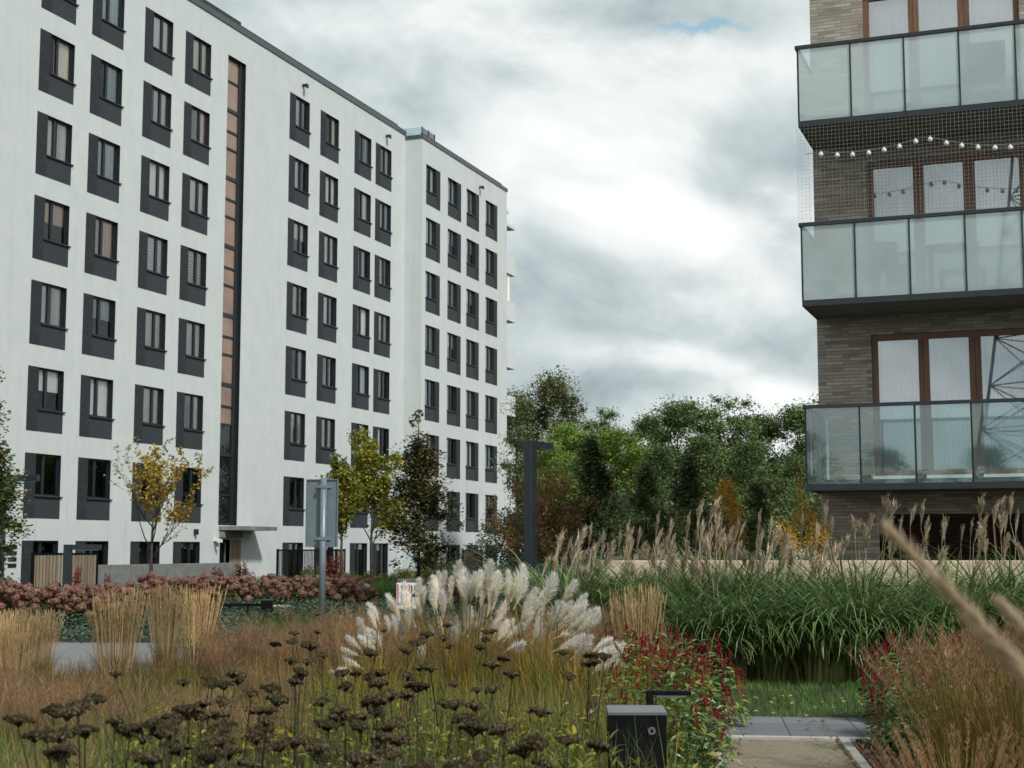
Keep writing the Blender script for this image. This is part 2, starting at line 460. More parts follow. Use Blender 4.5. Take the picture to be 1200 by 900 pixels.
M_BARKD = plain('dark_bark', (0.028, 0.024, 0.02), 0.95, var=0.4, scale=12, bump=0.6, bscale=25)
M_ROCK = plain('grey_rock', (0.17, 0.18, 0.175), 0.9, var=0.35, scale=3, bump=0.8, bscale=9)
M_BULB = plain('white_bulb', (0.82, 0.82, 0.78), 0.35, var=0.03)
M_WIRE = plain('wire', (0.25, 0.26, 0.25), 0.7)
M_NET = plain('net_cord', (0.30, 0.30, 0.27), 0.8)
CURT = [curtainmat('white_curtain', (0.70, 0.72, 0.70), (0.86, 0.86, 0.84)), curtainmat('cream_curtain', (0.70, 0.64, 0.56), (0.84, 0.78, 0.69), 9),
        curtainmat('rose_curtain', (0.72, 0.54, 0.43), (0.82, 0.64, 0.52), 7), curtainmat('grey_blue_curtain', (0.42, 0.50, 0.52), (0.60, 0.68, 0.68), 11),
        curtainmat('slatted_blind', (0.42, 0.43, 0.42), (0.75, 0.76, 0.74), 9, axis=2)]
M_CURT_R = curtainmat('pale_blue_net_curtain', (0.60, 0.70, 0.78), (0.80, 0.87, 0.92), 16)

L_FOREST = leafmat('forest_leaf', [(0.032, 0.054, 0.020), (0.045, 0.072, 0.025), (0.060, 0.088, 0.030), (0.078, 0.106, 0.038)], 0.25, nscale=0.5, nvar=0.4, ovar=0.32, gain=2.6)
L_BRIGHT = leafmat('robinia_leaf', [(0.060, 0.105, 0.020), (0.085, 0.135, 0.024), (0.110, 0.160, 0.028), (0.140, 0.185, 0.036)], 0.3, nscale=0.5, gain=2.1)
L_OLIVE = leafmat('olive_leaf', [(0.050, 0.060, 0.028), (0.065, 0.078, 0.034), (0.082, 0.096, 0.045), (0.100, 0.105, 0.048)], 0.2, nscale=0.5, gain=1.9)
L_DARK = leafmat('dark_leaf', [(0.016, 0.030, 0.012), (0.022, 0.040, 0.016), (0.032, 0.052, 0.020), (0.075, 0.055, 0.022)], 0.2, nscale=1.2, gain=3.8)
L_LIME = leafmat('yellow_green_leaf', [(0.085, 0.115, 0.020), (0.13, 0.15, 0.024), (0.20, 0.19, 0.028), (0.29, 0.24, 0.035)], 0.35, gain=1.6)
L_YELLOW = leafmat('yellow_leaf', [(0.24, 0.17, 0.025), (0.36, 0.25, 0.03), (0.16, 0.14, 0.03), (0.30, 0.18, 0.03)], 0.35)
L_MAPLE = leafmat('dark_maple_leaf', [(0.022, 0.030, 0.012), (0.030, 0.040, 0.014), (0.045, 0.050, 0.018), (0.085, 0.050, 0.018)], 0.2, gain=2.4)
L_RUST = leafmat('rust_leaf', [(0.13, 0.075, 0.03), (0.19, 0.105, 0.04), (0.10, 0.070, 0.032), (0.24, 0.14, 0.05), (0.09, 0.08, 0.03)], 0.25, gain=2.5)
L_ORANGE = leafmat('orange_leaf', [(0.33, 0.15, 0.022), (0.42, 0.21, 0.025), (0.26, 0.14, 0.025), (0.46, 0.26, 0.03)], 0.35)
L_GOLD = leafmat('golden_leaf', [(0.45, 0.27, 0.02), (0.52, 0.33, 0.025), (0.30, 0.22, 0.03), (0.40, 0.20, 0.02)], 0.35)
L_PURPLE = leafmat('greyish_purple_leaf', [(0.14, 0.105, 0.10), (0.19, 0.14, 0.13), (0.10, 0.085, 0.075)], 0.2)
L_RED = leafmat('burgundy_leaf', [(0.085, 0.016, 0.016), (0.12, 0.022, 0.022), (0.05, 0.018, 0.014), (0.17, 0.04, 0.035)], 0.2)
L_SHRUB = leafmat('shrub_leaf', [(0.026, 0.042, 0.016), (0.036, 0.056, 0.020), (0.050, 0.070, 0.022), (0.085, 0.085, 0.02)], 0.2, gain=2.1)
L_COVER = leafmat('ground_cover_leaf', [(0.025, 0.048, 0.028), (0.040, 0.068, 0.042), (0.060, 0.088, 0.056), (0.090, 0.115, 0.078)], 0.2, nscale=0.8, gain=1.8)
L_SILVER = leafmat('silver_leaf', [(0.24, 0.26, 0.22), (0.32, 0.34, 0.30), (0.13, 0.16, 0.11)], 0.2, gain=1.0)
L_WHITEF = leafmat('white_flower', [(0.6, 0.6, 0.56), (0.7, 0.7, 0.66), (0.5, 0.5, 0.44)], 0.2, gain=1.0)
L_PERS = leafmat('knotweed_leaf', [(0.040, 0.085, 0.026), (0.058, 0.115, 0.034), (0.085, 0.145, 0.040), (0.20, 0.19, 0.035), (0.11, 0.17, 0.06)], 0.28, rough=0.35, spec=0.5, nscale=4, gain=1.7)
L_SPIKE = leafmat('red_flower_spike', [(0.26, 0.012, 0.022), (0.36, 0.022, 0.035), (0.20, 0.012, 0.016)], 0.15, gain=0.9)
L_HYDR = leafmat('faded_pink_petal', [(0.27, 0.12, 0.10), (0.36, 0.17, 0.14), (0.21, 0.115, 0.08), (0.29, 0.165, 0.11), (0.33, 0.21, 0.155)], 0.2, nscale=3, nvar=0.15, gain=0.95)
L_HYDW = leafmat('cream_petal', [(0.55, 0.52, 0.38), (0.65, 0.61, 0.48), (0.50, 0.50, 0.36)], 0.2, nvar=0.1, gain=1.0)
L_HERB = leafmat('yellowing_herb_leaf', [(0.12, 0.135, 0.022), (0.20, 0.20, 0.028), (0.085, 0.11, 0.028), (0.32, 0.27, 0.03)], 0.35, nscale=3, gain=1.25)
L_YARL = leafmat('withered_stem', [(0.040, 0.034, 0.020), (0.060, 0.050, 0.026), (0.048, 0.055, 0.024), (0.080, 0.062, 0.032)], 0.1, gain=1.3)
L_YHEAD = leafmat('dried_yarrow_head', [(0.034, 0.027, 0.013), (0.056, 0.044, 0.022), (0.085, 0.067, 0.036), (0.15, 0.12, 0.07)], 0.0, rough=0.95, spec=0.1, nscale=20, nvar=0.2, ovar=0.32, gain=0.72)
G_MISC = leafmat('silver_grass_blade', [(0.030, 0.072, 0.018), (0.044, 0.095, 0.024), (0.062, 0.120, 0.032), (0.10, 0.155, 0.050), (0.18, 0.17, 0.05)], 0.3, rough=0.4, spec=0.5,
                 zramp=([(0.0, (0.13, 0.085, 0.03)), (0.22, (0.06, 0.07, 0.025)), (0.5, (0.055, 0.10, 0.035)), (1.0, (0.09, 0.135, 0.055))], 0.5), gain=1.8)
G_MPLUME = leafmat('fawn_plume', [(0.24, 0.195, 0.135), (0.31, 0.255, 0.18), (0.40, 0.34, 0.25)], 0.3, nvar=0.2, ovar=0.32, gain=1.45)
G_REED = leafmat('straw_reed', [(0.36, 0.245, 0.115), (0.45, 0.32, 0.16), (0.53, 0.40, 0.22), (0.30, 0.20, 0.09)], 0.3, nvar=0.2, ovar=0.32, gain=1.4)
G_REEDB = leafmat('dull_reed_base', [(0.12, 0.10, 0.045), (0.17, 0.13, 0.06), (0.09, 0.095, 0.035)], 0.3)
G_RUSTB = leafmat('switchgrass_blade', [(0.15, 0.085, 0.032), (0.20, 0.115, 0.04), (0.12, 0.11, 0.03), (0.24, 0.12, 0.045)], 0.3,
                  zramp=([(0.0, (0.085, 0.105, 0.025)), (0.35, (0.16, 0.13, 0.035)), (0.7, (0.20, 0.105, 0.045)), (1.0, (0.20, 0.105, 0.06))], 0.65), ovar=0.32, gain=1.25)
G_RUSTP = leafmat('switchgrass_panicle', [(0.21, 0.12, 0.06), (0.29, 0.17, 0.09), (0.17, 0.09, 0.04), (0.37, 0.25, 0.15)], 0.3, ovar=0.32, gain=1.25)
G_GREENB = leafmat('green_grass_blade', [(0.055, 0.090, 0.018), (0.085, 0.12, 0.022), (0.13, 0.14, 0.028), (0.045, 0.075, 0.018)], 0.3, gain=1.8)
G_PAMPB = leafmat('pampas_blade', [(0.14, 0.13, 0.024), (0.23, 0.165, 0.03), (0.30, 0.17, 0.035), (0.09, 0.115, 0.024)], 0.3)
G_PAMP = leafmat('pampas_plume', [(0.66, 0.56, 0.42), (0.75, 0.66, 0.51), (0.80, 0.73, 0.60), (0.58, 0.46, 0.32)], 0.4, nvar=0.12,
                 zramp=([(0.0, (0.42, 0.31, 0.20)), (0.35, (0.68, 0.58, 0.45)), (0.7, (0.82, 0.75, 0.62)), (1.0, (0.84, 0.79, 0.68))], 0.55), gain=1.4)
G_PENN = leafmat('fountain_grass_plume', [(0.21, 0.115, 0.055), (0.29, 0.165, 0.08), (0.37, 0.24, 0.13), (0.15, 0.08, 0.04)], 0.3, nvar=0.25, ovar=0.32, gain=1.25)
G_PENNB = leafmat('fountain_grass_blade', [(0.12, 0.11, 0.03), (0.20, 0.15, 0.035), (0.32, 0.20, 0.04), (0.08, 0.085, 0.025)], 0.3, gain=1.25)
G_LAWN = leafmat('lawn_blade', [(0.045, 0.095, 0.020), (0.060, 0.125, 0.026), (0.085, 0.15, 0.034)], 0.3, gain=1.6)
G_NEAR = leafmat('tan_feather_plume', [(0.46, 0.35, 0.20), (0.55, 0.43, 0.27), (0.62, 0.51, 0.35)], 0.35, gain=1.0)
M_MULCH = leafmat('bark_chip', [(0.055, 0.035, 0.025), (0.085, 0.055, 0.040), (0.035, 0.024, 0.018), (0.12, 0.08, 0.06)], 0.0, rough=0.9, gain=1.0)
L_LITTER = leafmat('fallen_leaf', [(0.42, 0.33, 0.08), (0.30, 0.19, 0.06), (0.50, 0.44, 0.16)], 0.2, gain=1.0)

# ------------------------------------------------------------------ mesh helpers


class Acc:
    def __init__(self):
        self.V, self.F, self.I, self.n = [], [], [], 0

    def add(self, V, F, mi=0):
        V = np.asarray(V, dtype=np.float32).reshape(-1, 3)
        F = np.asarray(F, dtype=np.int32).reshape(-1, 4)
        self.V.append(V)
        self.F.append(F + self.n)
        self.I.append(np.full(len(F), mi, dtype=np.int32))
        self.n += len(V)
        return self

    def box(self, x0, x1, y0, y1, z0, z1, mi=0):
        V = [(x0, y0, z0), (x1, y0, z0), (x1, y1, z0), (x0, y1, z0), (x0, y0, z1), (x1, y0, z1), (x1, y1, z1), (x0, y1, z1)]
        F = [(0, 3, 2, 1), (4, 5, 6, 7), (0, 1, 5, 4), (1, 2, 6, 5), (2, 3, 7, 6), (3, 0, 4, 7)]
        return self.add(V, F, mi)

    def bevbox(self, x0, x1, y0, y1, z0, z1, b=0.01, mi=0):
        """box with chamfered vertical and top edges"""
        def ring(e, z):
            return [(x0 + e, y0 + e, z)] if False else [(x0 + b + e, y0 + e, z), (x1 - b - e, y0 + e, z), (x1 - e, y0 + b + e, z), (x1 - e, y1 - b - e, z),
                                                        (x1 - b - e, y1 - e, z), (x0 + b + e, y1 - e, z), (x0 + e, y1 - b - e, z), (x0 + e, y0 + b + e, z)]
        V = ring(0, z0) + ring(0, z1 - b) + ring(b * 0.8, z1)
        F = []
        for k in range(2):
            for i in range(8):
                j = (i + 1) % 8
                F.append((k * 8 + i, k * 8 + j, k * 8 + 8 + j, k * 8 + 8 + i))
        for o, fl in ((16, False), (0, True)):
            for q in ((0, 1, 2, 3), (0, 3, 4, 7), (4, 5, 6, 7)):
                q = tuple(o + i for i in q)
                F.append(q[::-1] if fl else q)
        return self.add(V, F, mi)

    def tube(self, pts, rad, sides=6, mi=0):
        pts = [Vector(p) for p in pts]
        V, F = [], []
        n = len(pts)
        if not hasattr(rad, '__len__'):
            rad = [rad] * n
        prev = None
        for i, p in enumerate(pts):
            d = (pts[min(i + 1, n - 1)] - pts[max(i - 1, 0)])
            d = d.normalized() if d.length > 1e-9 else Vector((0, 0, 1))
            if prev is None:
                a = Vector((1, 0, 0)) if abs(d.x) < 0.8 else Vector((0, 1, 0))
            else:
                a = prev
            a = (a - d * a.dot(d)).normalized()
            prev = a
            b = d.cross(a)
            for k in range(sides):
                an = 2 * math.pi * k / sides
                V.append(p + (a * math.cos(an) + b * math.sin(an)) * rad[i])
        for i in range(n - 1):
            for k in range(sides):
                j = (k + 1) % sides
                F.append((i * sides + k, i * sides + j, (i + 1) * sides + j, (i + 1) * sides + k))
        base = len(V)
        for o, c in ((0, pts[0]), ((n - 1) * sides, pts[-1])):
            V.append(c)
            ci = len(V) - 1
            for k in range(0, sides, 2):
                q = (ci, o + (k + 2) % sides, o + (k + 1) % sides, o + k)
                F.append(q if o == 0 else q[::-1])
        return self.add([tuple(v) for v in V], F, mi)

    def ball(self, c, r, n=4, mi=0, jit=0.0, rng=None):
        """cube sphere"""
        V, F = SPH(n)
        V = V.copy()
        if jit and rng is not None:
            V *= (1 + jit * (rng.random((len(V), 1)) - 0.5))
        rr = np.array(r if hasattr(r, '__len__') else (r, r, r))
        return self.add(V * rr + np.array(c), F, mi)

    def mesh(self, name, mats, smooth=False):
        V = np.concatenate(self.V)
        F = np.concatenate(self.F)
        I = np.concatenate(self.I)
        me = bpy.data.meshes.new(name)
        me.vertices.add(len(V))
        me.vertices.foreach_set('co', V.ravel())
        me.loops.add(F.size)
        me.loops.foreach_set('vertex_index', F.ravel())
        me.polygons.add(len(F))
        me.polygons.foreach_set('loop_start', np.arange(0, F.size, 4, dtype=np.int32))
        for m in (mats if isinstance(mats, (list, tuple)) else [mats]):
            me.materials.append(m)
        me.polygons.foreach_set('material_index', I)
        me.polygons.foreach_set('use_smooth', np.full(len(F), smooth))
        me.update(calc_edges=True)
        return me


_S = {}


def SPH(n):
    if n in _S:
        return _S[n]
    idx, V, F = {}, [], []
    for ax in range(3):
        for sg in (-1, 1):
            g = np.linspace(-1, 1, n + 1)
            ids = np.zeros((n + 1, n + 1), int)
            for i, a in enumerate(g):
                for j, b in enumerate(g):
                    p = [0, 0, 0]
                    p[ax] = sg
                    p[(ax + 1) % 3] = math.tan(a * math.pi / 4)
                    p[(ax + 2) % 3] = math.tan(b * math.pi / 4)
                    key = tuple(round(x, 5) for x in p)
                    if key not in idx:
                        idx[key] = len(V)
                        q = np.array(p, float)
                        V.append(q / np.linalg.norm(q))
                    ids[i, j] = idx[key]
            for i in range(n):
                for j in range(n):
                    q = (ids[i, j], ids[i + 1, j], ids[i + 1, j + 1], ids[i, j + 1])
                    F.append(q if sg > 0 else q[::-1])
    _S[n] = (np.array(V), np.array(F))
    return _S[n]


def link(name, me, parent=None, loc=(0, 0, 0), rotz=0.0, scale=None):
    o = bpy.data.objects.new(name, me)
    COL.objects.link(o)
    o.location = loc
    if rotz:
        o.rotation_euler = (0, 0, rotz)
    if scale is not None:
        o.scale = scale if hasattr(scale, '__len__') else (scale,) * 3
    if parent is not None:
        o.parent = parent
    return o


def tag(o, label=None, cat=None, group=None, kind=None):
    if label:
        o['label'] = label
    if cat:
        o['category'] = cat
    if group:
        o['group'] = group
    if kind:
        o['kind'] = kind
    return o


def thing(name, label, cat, loc=(0, 0, 0), rotz=0.0, group=None):
    return tag(link(name, None, None, loc, rotz), label, cat, group, 'thing')


def dup(root, loc=None, rotz=None, scale=None, label=None, group=None, parent=None):
    c = root.copy()
    COL.objects.link(c)
    if parent is not None:
        c.parent = parent
    if loc is not None:
        c.location = loc
    if rotz is not None:
        c.rotation_euler = (0, 0, rotz)
    if scale is not None:
        c.scale = scale if hasattr(scale, '__len__') else (scale,) * 3
    if label:
        c['label'] = label
    if group:
        c['group'] = group
    for ch in list(root.children):
        dup(ch, parent=c)
    return c


def blades(rng, B, az, L, W, p0, p1, k=4, pw=1.4, taper=0.8, twist=0.5, belly=False):
    """curved tapering ribbons from base points B: heading az, lean p0 growing by p1"""
    n = len(B)
    B = np.asarray(B, float)
    az, L, W, p0, p1 = [np.broadcast_to(np.asarray(x, float), (n,)) for x in (az, L, W, p0, p1)]
    tw = az + math.pi / 2 + (rng.random(n) - 0.5) * 2 * twist
    side = np.stack([np.cos(tw), np.sin(tw), np.zeros(n)], 1)
    pos = B.copy()
    V = np.zeros((n, k + 1, 2, 3))
    for i in range(k + 1):
        t = i / k
        if belly:
            w = W * (math.sin(math.pi * min(1, 0.15 + 0.85 * t)) ** 0.8 + 0.05)
        else:
            w = W * max(0.06, (1 - t) ** taper)
        V[:, i, 0] = pos - side * (w / 2)[:, None]
        V[:, i, 1] = pos + side * (w / 2)[:, None]
        if i < k:
            ph = p0 + p1 * ((i + 0.5) / k) ** pw
            st = L / k
            pos = pos + np.stack([np.sin(ph) * np.cos(az) * st, np.sin(ph) * np.sin(az) * st, np.cos(ph) * st], 1)
    base = (np.arange(n) * (k + 1) * 2)[:, None, None]
    i = np.arange(k)[None, :, None] * 2
    F = base + i + np.array([0, 1, 3, 2])[None, None, :]
    return V.reshape(-1, 3), F.reshape(-1, 4)


def unit(a):
    return a / np.maximum(1e-9, np.linalg.norm(a, axis=1, keepdims=True))


def leaves(rng, P, size, up=0.6, out=None, aspect=0.45, fold=0.18):
    """folded leaf of five points at every P"""
    n = len(P)
    P = np.asarray(P, float)
    nrm = rng.normal(size=(n, 3))
    nrm = unit(nrm)
    nrm[:, 2] = np.abs(nrm[:, 2])
    nrm = nrm * (1 - up) + np.array([0, 0, up])
    if out is not None:
        nrm = nrm + out * 0.5
    nrm = unit(nrm)
    a = rng.normal(size=(n, 3))
    a = unit(a - nrm * (a * nrm).sum(1, keepdims=True))
    b = np.cross(nrm, a)
    s = (np.broadcast_to(np.asarray(size, float), (n,)) * (0.7 + 0.6 * rng.random(n)))[:, None]
    w = s * aspect
    V = np.stack([P - a * s / 2, P + b * w / 2 + nrm * w * fold, P + a * s / 2 - nrm * s * 0.08, P - b * w / 2 + nrm * w * fold, P - nrm * w * fold * 0.5], 1)
    base = (np.arange(n) * 5)[:, None]
    F = np.concatenate([base + np.array([0, 1, 2, 4]), base + np.array([0, 4, 2, 3])])
    return V.reshape(-1, 3), F


def quads4(rng, P, size, up=0.5, aspect=0.55):
    """plain four point leaf for far foliage"""
    n = len(P)
    nrm = unit(rng.normal(size=(n, 3)))
    nrm[:, 2] = np.abs(nrm[:, 2])
    nrm = unit(nrm * (1 - up) + np.array([0, 0, up]))
    a = rng.normal(size=(n, 3))
    a = unit(a - nrm * (a * nrm).sum(1, keepdims=True))
    b = np.cross(nrm, a)
    s = (np.broadcast_to(np.asarray(size, float), (n,)) * (0.6 + 0.8 * rng.random(n)))[:, None]
    V = np.stack([P - a * s / 2, P + b * s * aspect / 2, P + a * s / 2, P - b * s * aspect / 2], 1)
    F = np.arange(n * 4).reshape(n, 4)
    return V.reshape(-1, 3), F


def rdir(rng, n):
    return unit(rng.normal(size=(n, 3)))


# ------------------------------------------------------------------ the ground, paths and lawn
A7 = R(7)
PD = np.array([math.sin(A7), math.cos(A7)])        # along the gravel path
PX = np.array([math.cos(A7), -math.sin(A7)])       # across it


def pp(a, b):
    """point a metres across and b metres along from the corner where path meets slabs"""
    q = np.array([1.80, 13.10]) + PX * a + PD * b
    return q


def sheet(name, pts, z, m, kind='structure'):
    a = Acc()
    a.add([(p[0], p[1], z) for p in pts], [(0, 1, 2, 3)])
    return tag(link(name, a.mesh(name, m)), kind=kind)


sheet('ground', [(-900, -900), (900, -900), (900, 900), (-900, 900)], 0.0, M_SOIL)
sheet('gravel_path', [pp(0.0, -12), pp(1.0, -12), pp(1.0, -0.02), pp(0.0, -0.02)], 0.012, M_GRAVEL)


def kerb_obj(name, x0, x1, y0, y1, z1, m):
    a = Acc()
    n = max(1, int(round(max(x1 - x0, y1 - y0) / 1.0)))
    for i in range(n):
        if y1 - y0 > x1 - x0:
            ya, yb = y0 + (y1 - y0) * i / n, y0 + (y1 - y0) * (i + 1) / n
            a.bevbox(x0, x1, ya + 0.003, yb - 0.003, -0.1, z1, 0.008)
        else:
            xa, xb = x0 + (x1 - x0) * i / n, x0 + (x1 - x0) * (i + 1) / n
            a.bevbox(xa + 0.003, xb - 0.003, y0, y1, -0.1, z1, 0.008)
    o = link(name, a.mesh(name, m))
    o.location = (1.80, 13.10, 0)
    o.rotation_euler = (0, 0, -A7)
    return tag(o, kind='structure')


kerb_obj('kerb', -0.085, -0.002, -12, 0.0, 0.045, M_KERB)
kerb_obj('kerb', 1.002, 1.09, -12, 0.0, 0.045, M_KERB)
kerb_obj('kerb', -3.0, 9.0, 0.004, 0.045, 0.04, M_KERB)
a = Acc().box(-3.0, 9.0, 0.05, 1.62, -0.1, 0.03)
pav = tag(link('paving', a.mesh('paving', M_PAVER), None, (1.80, 13.10, 0), -A7), kind='structure')
a = Acc().box(0, 1, 0, 1, 0, 1)
# pale paved walk between the beds
sheet('paved_walk', [(-16, 18.6), (-4.6, 19.6), (-4.9, 26.0), (-18, 27.5)], 0.02, M_LPATH)

rng = np.random.default_rng(5)
# lawn strip in front of the tall grasses
n = 26000
q = rng.random((n, 2))
Pl = np.array([1.80, 13.10]) + PX * (q[:, :1] * 10 - 3) + PD * (1.66 + q[:, 1:] * 4.2)
B = np.column_stack([Pl, np.zeros(n)])
V, F = blades(rng, B, rng.random(n) * 6.28, 0.05 + 0.05 * rng.random(n), 0.008, 0.1, 1.0, 2)
tag(link('lawn', Acc().add(V, F).mesh('lawn', G_LAWN)), 'short green lawn strip between grey slabs and tall grasses', 'lawn', kind='stuff')
n = 70
q = rng.random((n, 2))
Pl = np.array([1.80, 13.10]) + PX * (q[:, :1] * 4 - 1) + PD * (1.5 + q[:, 1:] * 2.2)
V, F = leaves(rng, np.column_stack([Pl, 0.06 + 0 * Pl[:, 0]]), 0.07, 0.85, aspect=0.7)
tag(link('fallen_leaves', Acc().add(V, F).mesh('fallen_leaves', L_LITTER)), 'yellow fallen leaves lying on the lawn strip', 'leaves', kind='stuff')
n = 240
q = rng.random((n, 2))
Pl = np.array([1.80, 13.10]) + PX * (np.where(q[:, :1] < 0.5, q[:, :1] ** 2 * 1.2, 1 - (1 - q[:, :1]) ** 2 * 1.2)) + PD * (q[:, 1:] * 5.2 - 3.6)
V, F = leaves(rng, np.column_stack([Pl, 0.045 + 0 * Pl[:, 0]]), 0.045, 0.85, aspect=0.6)
tag(link('leaf_litter', Acc().add(V, F).mesh('leaf_litter', L_RUST)), 'brown leaf bits scattered over gravel path and slabs', 'leaves', kind='stuff')
# bark mulch beside the path
n = 16000
q = rng.random((n, 2))
sd = rng.random(n) < 0.6
ac = np.where(sd, 1.1 + q[:, 0] * 2.6, -0.1 - q[:, 0] * 1.2)
Pl = np.array([1.80, 13.10]) + PX * ac[:, None] + PD * (-q[:, 1:] * 4.5 - 0.02)
V, F = quads4(rng, np.column_stack([Pl, 0.01 + 0.03 * rng.random(n)]), 0.045, 0.55, 0.5)
tag(link('bark_mulch', Acc().add(V, F).mesh('bark_mulch', M_MULCH)), 'dark brown bark mulch on the beds beside the gravel path', 'mulch', kind='stuff')

# ------------------------------------------------------------------ the white apartment building
TH = R(20.4)
LB = thing('apartment_building', 'long white eight-storey apartment block with charcoal window panels', 'building', (-16.05, 49.3, 0), R(90) - TH)


def lpt(s, y, z=0.0):
    """local facade coordinates -> world"""
    return Vector((-16.05 + math.sin(TH) * s - math.cos(TH) * y, 49.3 + math.cos(TH) * s + math.sin(TH) * y, z))


def holes_wall(acc, x0, x1, z0, z1, holes, y):
    xs = sorted({x0, x1} | {v for h in holes for v in h[:2]})
    zs = sorted({z0, z1} | {v for h in holes for v in h[2:]})
    for xa, xb in zip(xs, xs[1:]):
        for za, zb in zip(zs, zs[1:]):
            cx, cz = (xa + xb) / 2, (za + zb) / 2
            if any(h[0] < cx < h[1] and h[2] < cz < h[3] for h in holes):
                continue
            acc.add([(xa, y, za), (xb, y, za), (xb, y, zb), (xa, y, zb)], [(0, 1, 2, 3)])


PW, SW = 1.90, 0.56              # cladding panel and its shutter strip
PT0, PITCHZ, PH = 4.83, 2.91, 2.17
COLS = [(-0.29, 0), (2.55, 0), (5.79, 1), (8.58, 1), (17.12, 1), (20.09, 1), (23.69, 0), (26.09, 1)]
TCOLS = [30.22, 33.20, 35.94, 38.90]
ROOF, TROOF = 23.84, 23.56
WZ = 1.41                        # window height
holes_m, holes_t, wins = [], [], []
for row in range(8):
    for c, (x, kd) in enumerate(COLS):
        zt = PT0 + PITCHZ * (row - 1)
        h = WZ if row else 1.86
        holes_m.append((x + SW, x + PW, zt - h, zt))
        wins.append((x, zt, row, kd, False, 0.0))
    for x in TCOLS:
        zt = PT0 - 0.08 + PITCHZ * 0.993 * (row - 1)
        h = WZ if row else 1.80
        holes_t.append((x, x + PW - SW, zt - h, zt))
        wins.append((x, zt, row, 0, True, -1.0))
STAIR = (11.80, 13.25, 2.60, 22.33)
holes_m += [STAIR, (11.95, 12.75, 0.0, 2.02)]
w = Acc()
holes_wall(w, -12, 29.70, 0, ROOF - 0.25, holes_m, 0.0)
w.add([(29.70, 0, 0), (29.70, -1.0, 0), (29.70, -1.0, TROOF - 0.2), (29.70, 0, TROOF - 0.2)], [(0, 1, 2, 3)][::1])
holes_wall(w, 29.70, 42.45, 0, TROOF - 0.2, holes_t, -1.0)
w.add([(42.45, -1, 0), (42.45, 14, 0), (42.45, 14, TROOF - 0.2), (42.45, -1, TROOF - 0.2)], [(0, 1, 2, 3)])
w.add([(-12, 14, 0), (-12, 0, 0), (-12, 0, ROOF - 0.25), (-12, 14, ROOF - 0.25)], [(0, 1, 2, 3)])
w.add([(42.45, 14, 0), (-12, 14, 0), (-12, 14, ROOF - 0.25), (42.45, 14, ROOF - 0.25)], [(0, 1, 2, 3)])
link('wall', w.mesh('wall', M_RENDER), LB)
r = Acc().box(-12.02, 29.72, -0.05, 14.02, ROOF - 0.249, ROOF).box(29.66, 42.50, -1.05, 14.02, TROOF - 0.199, TROOF)
link('roof', r.mesh('roof', M_COPING), LB)
# low black coping upstands on the main roof edge
g = Acc()
for i in range(20):
    g.box(-11 + i * 2.0, -9.06 + i * 2.0, 0.1, 0.35, ROOF + 0.002, ROOF + (0.28 if i < 12 else 0.16))
link('roof_edge_flashing', g.mesh('roof_edge_flashing', M_DFRAME), LB)
g = Acc()
for x0, x1, y0, y1 in ((29.75, 31.4, -0.95, -0.92), (29.75, 29.78, -0.92, 0.2)):
    g.box(x0, x1, y0, y1, TROOF + 0.03, TROOF + 0.42)
link('roof_glass_screen', g.mesh('roof_glass_screen', M_GLASS_C), LB)
g = Acc().box(29.7, 41.6, -0.99, -0.90, TROOF + 0.002, TROOF + 0.10)
for x in (29.72, 30.55, 31.38):
    g.box(x, x + 0.05, -0.98, -0.93, TROOF + 0.03, TROOF + 0.45)
link('roof_rail', g.mesh('roof_rail', M_DFRAME), LB)

# window meshes: recess, frame, panes, curtains, sill, cladding; x from 0 to 1.34 = opening
WW = PW - SW


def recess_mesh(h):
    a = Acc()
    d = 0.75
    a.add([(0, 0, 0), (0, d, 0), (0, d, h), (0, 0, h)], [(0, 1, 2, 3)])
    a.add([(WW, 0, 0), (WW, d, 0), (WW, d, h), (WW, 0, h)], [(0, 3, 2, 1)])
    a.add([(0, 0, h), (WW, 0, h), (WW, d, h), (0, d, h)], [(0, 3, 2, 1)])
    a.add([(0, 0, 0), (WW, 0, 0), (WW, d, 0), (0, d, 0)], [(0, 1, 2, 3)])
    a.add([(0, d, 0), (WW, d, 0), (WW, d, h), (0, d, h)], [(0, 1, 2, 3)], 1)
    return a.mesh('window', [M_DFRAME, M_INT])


def frame_mesh(h, mu):
    a = Acc()
    f, y0, y1 = 0.065, 0.12, 0.19
    e = 0.004
    a.box(e, f, y0, y1, e, h - e).box(WW - f, WW - e, y0, y1, e, h - e)
    a.box(f, WW - f, y0, y1, e, f).box(f, WW - f, y0, y1, h - f, h - e)
    m = WW * mu
    a.box(m - 0.06, m + 0.06, y0 - 0.01, y1, f, h - f)
    return a.mesh('window_frame', M_DFRAME)


def pane_mesh(h):
    a = Acc()
    a.add([(0.06, 0.155, 0.06), (WW - 0.06, 0.155, 0.06), (WW - 0.06, 0.155, h - 0.06), (0.06, 0.155, h - 0.06)], [(0, 1, 2, 3)])
    return a.mesh('pane', M_GLASS_W)


def curtain_mesh(h, x0, x1, m, z0=0.03):
    n = 28
    V = []
    for i in range(n + 1):
        x = x0 + (x1 - x0) * i / n
        y = 0.205 + 0.018 * math.sin(i * 1.9) + 0.012 * math.sin(i * 0.8)
        V += [(x, y, z0), (x, y, h - 0.04)]
    F = [(2 * i, 2 * i + 2, 2 * i + 3, 2 * i + 1) for i in range(n)]
    return Acc().add(V, F).mesh('curtain', m, True)


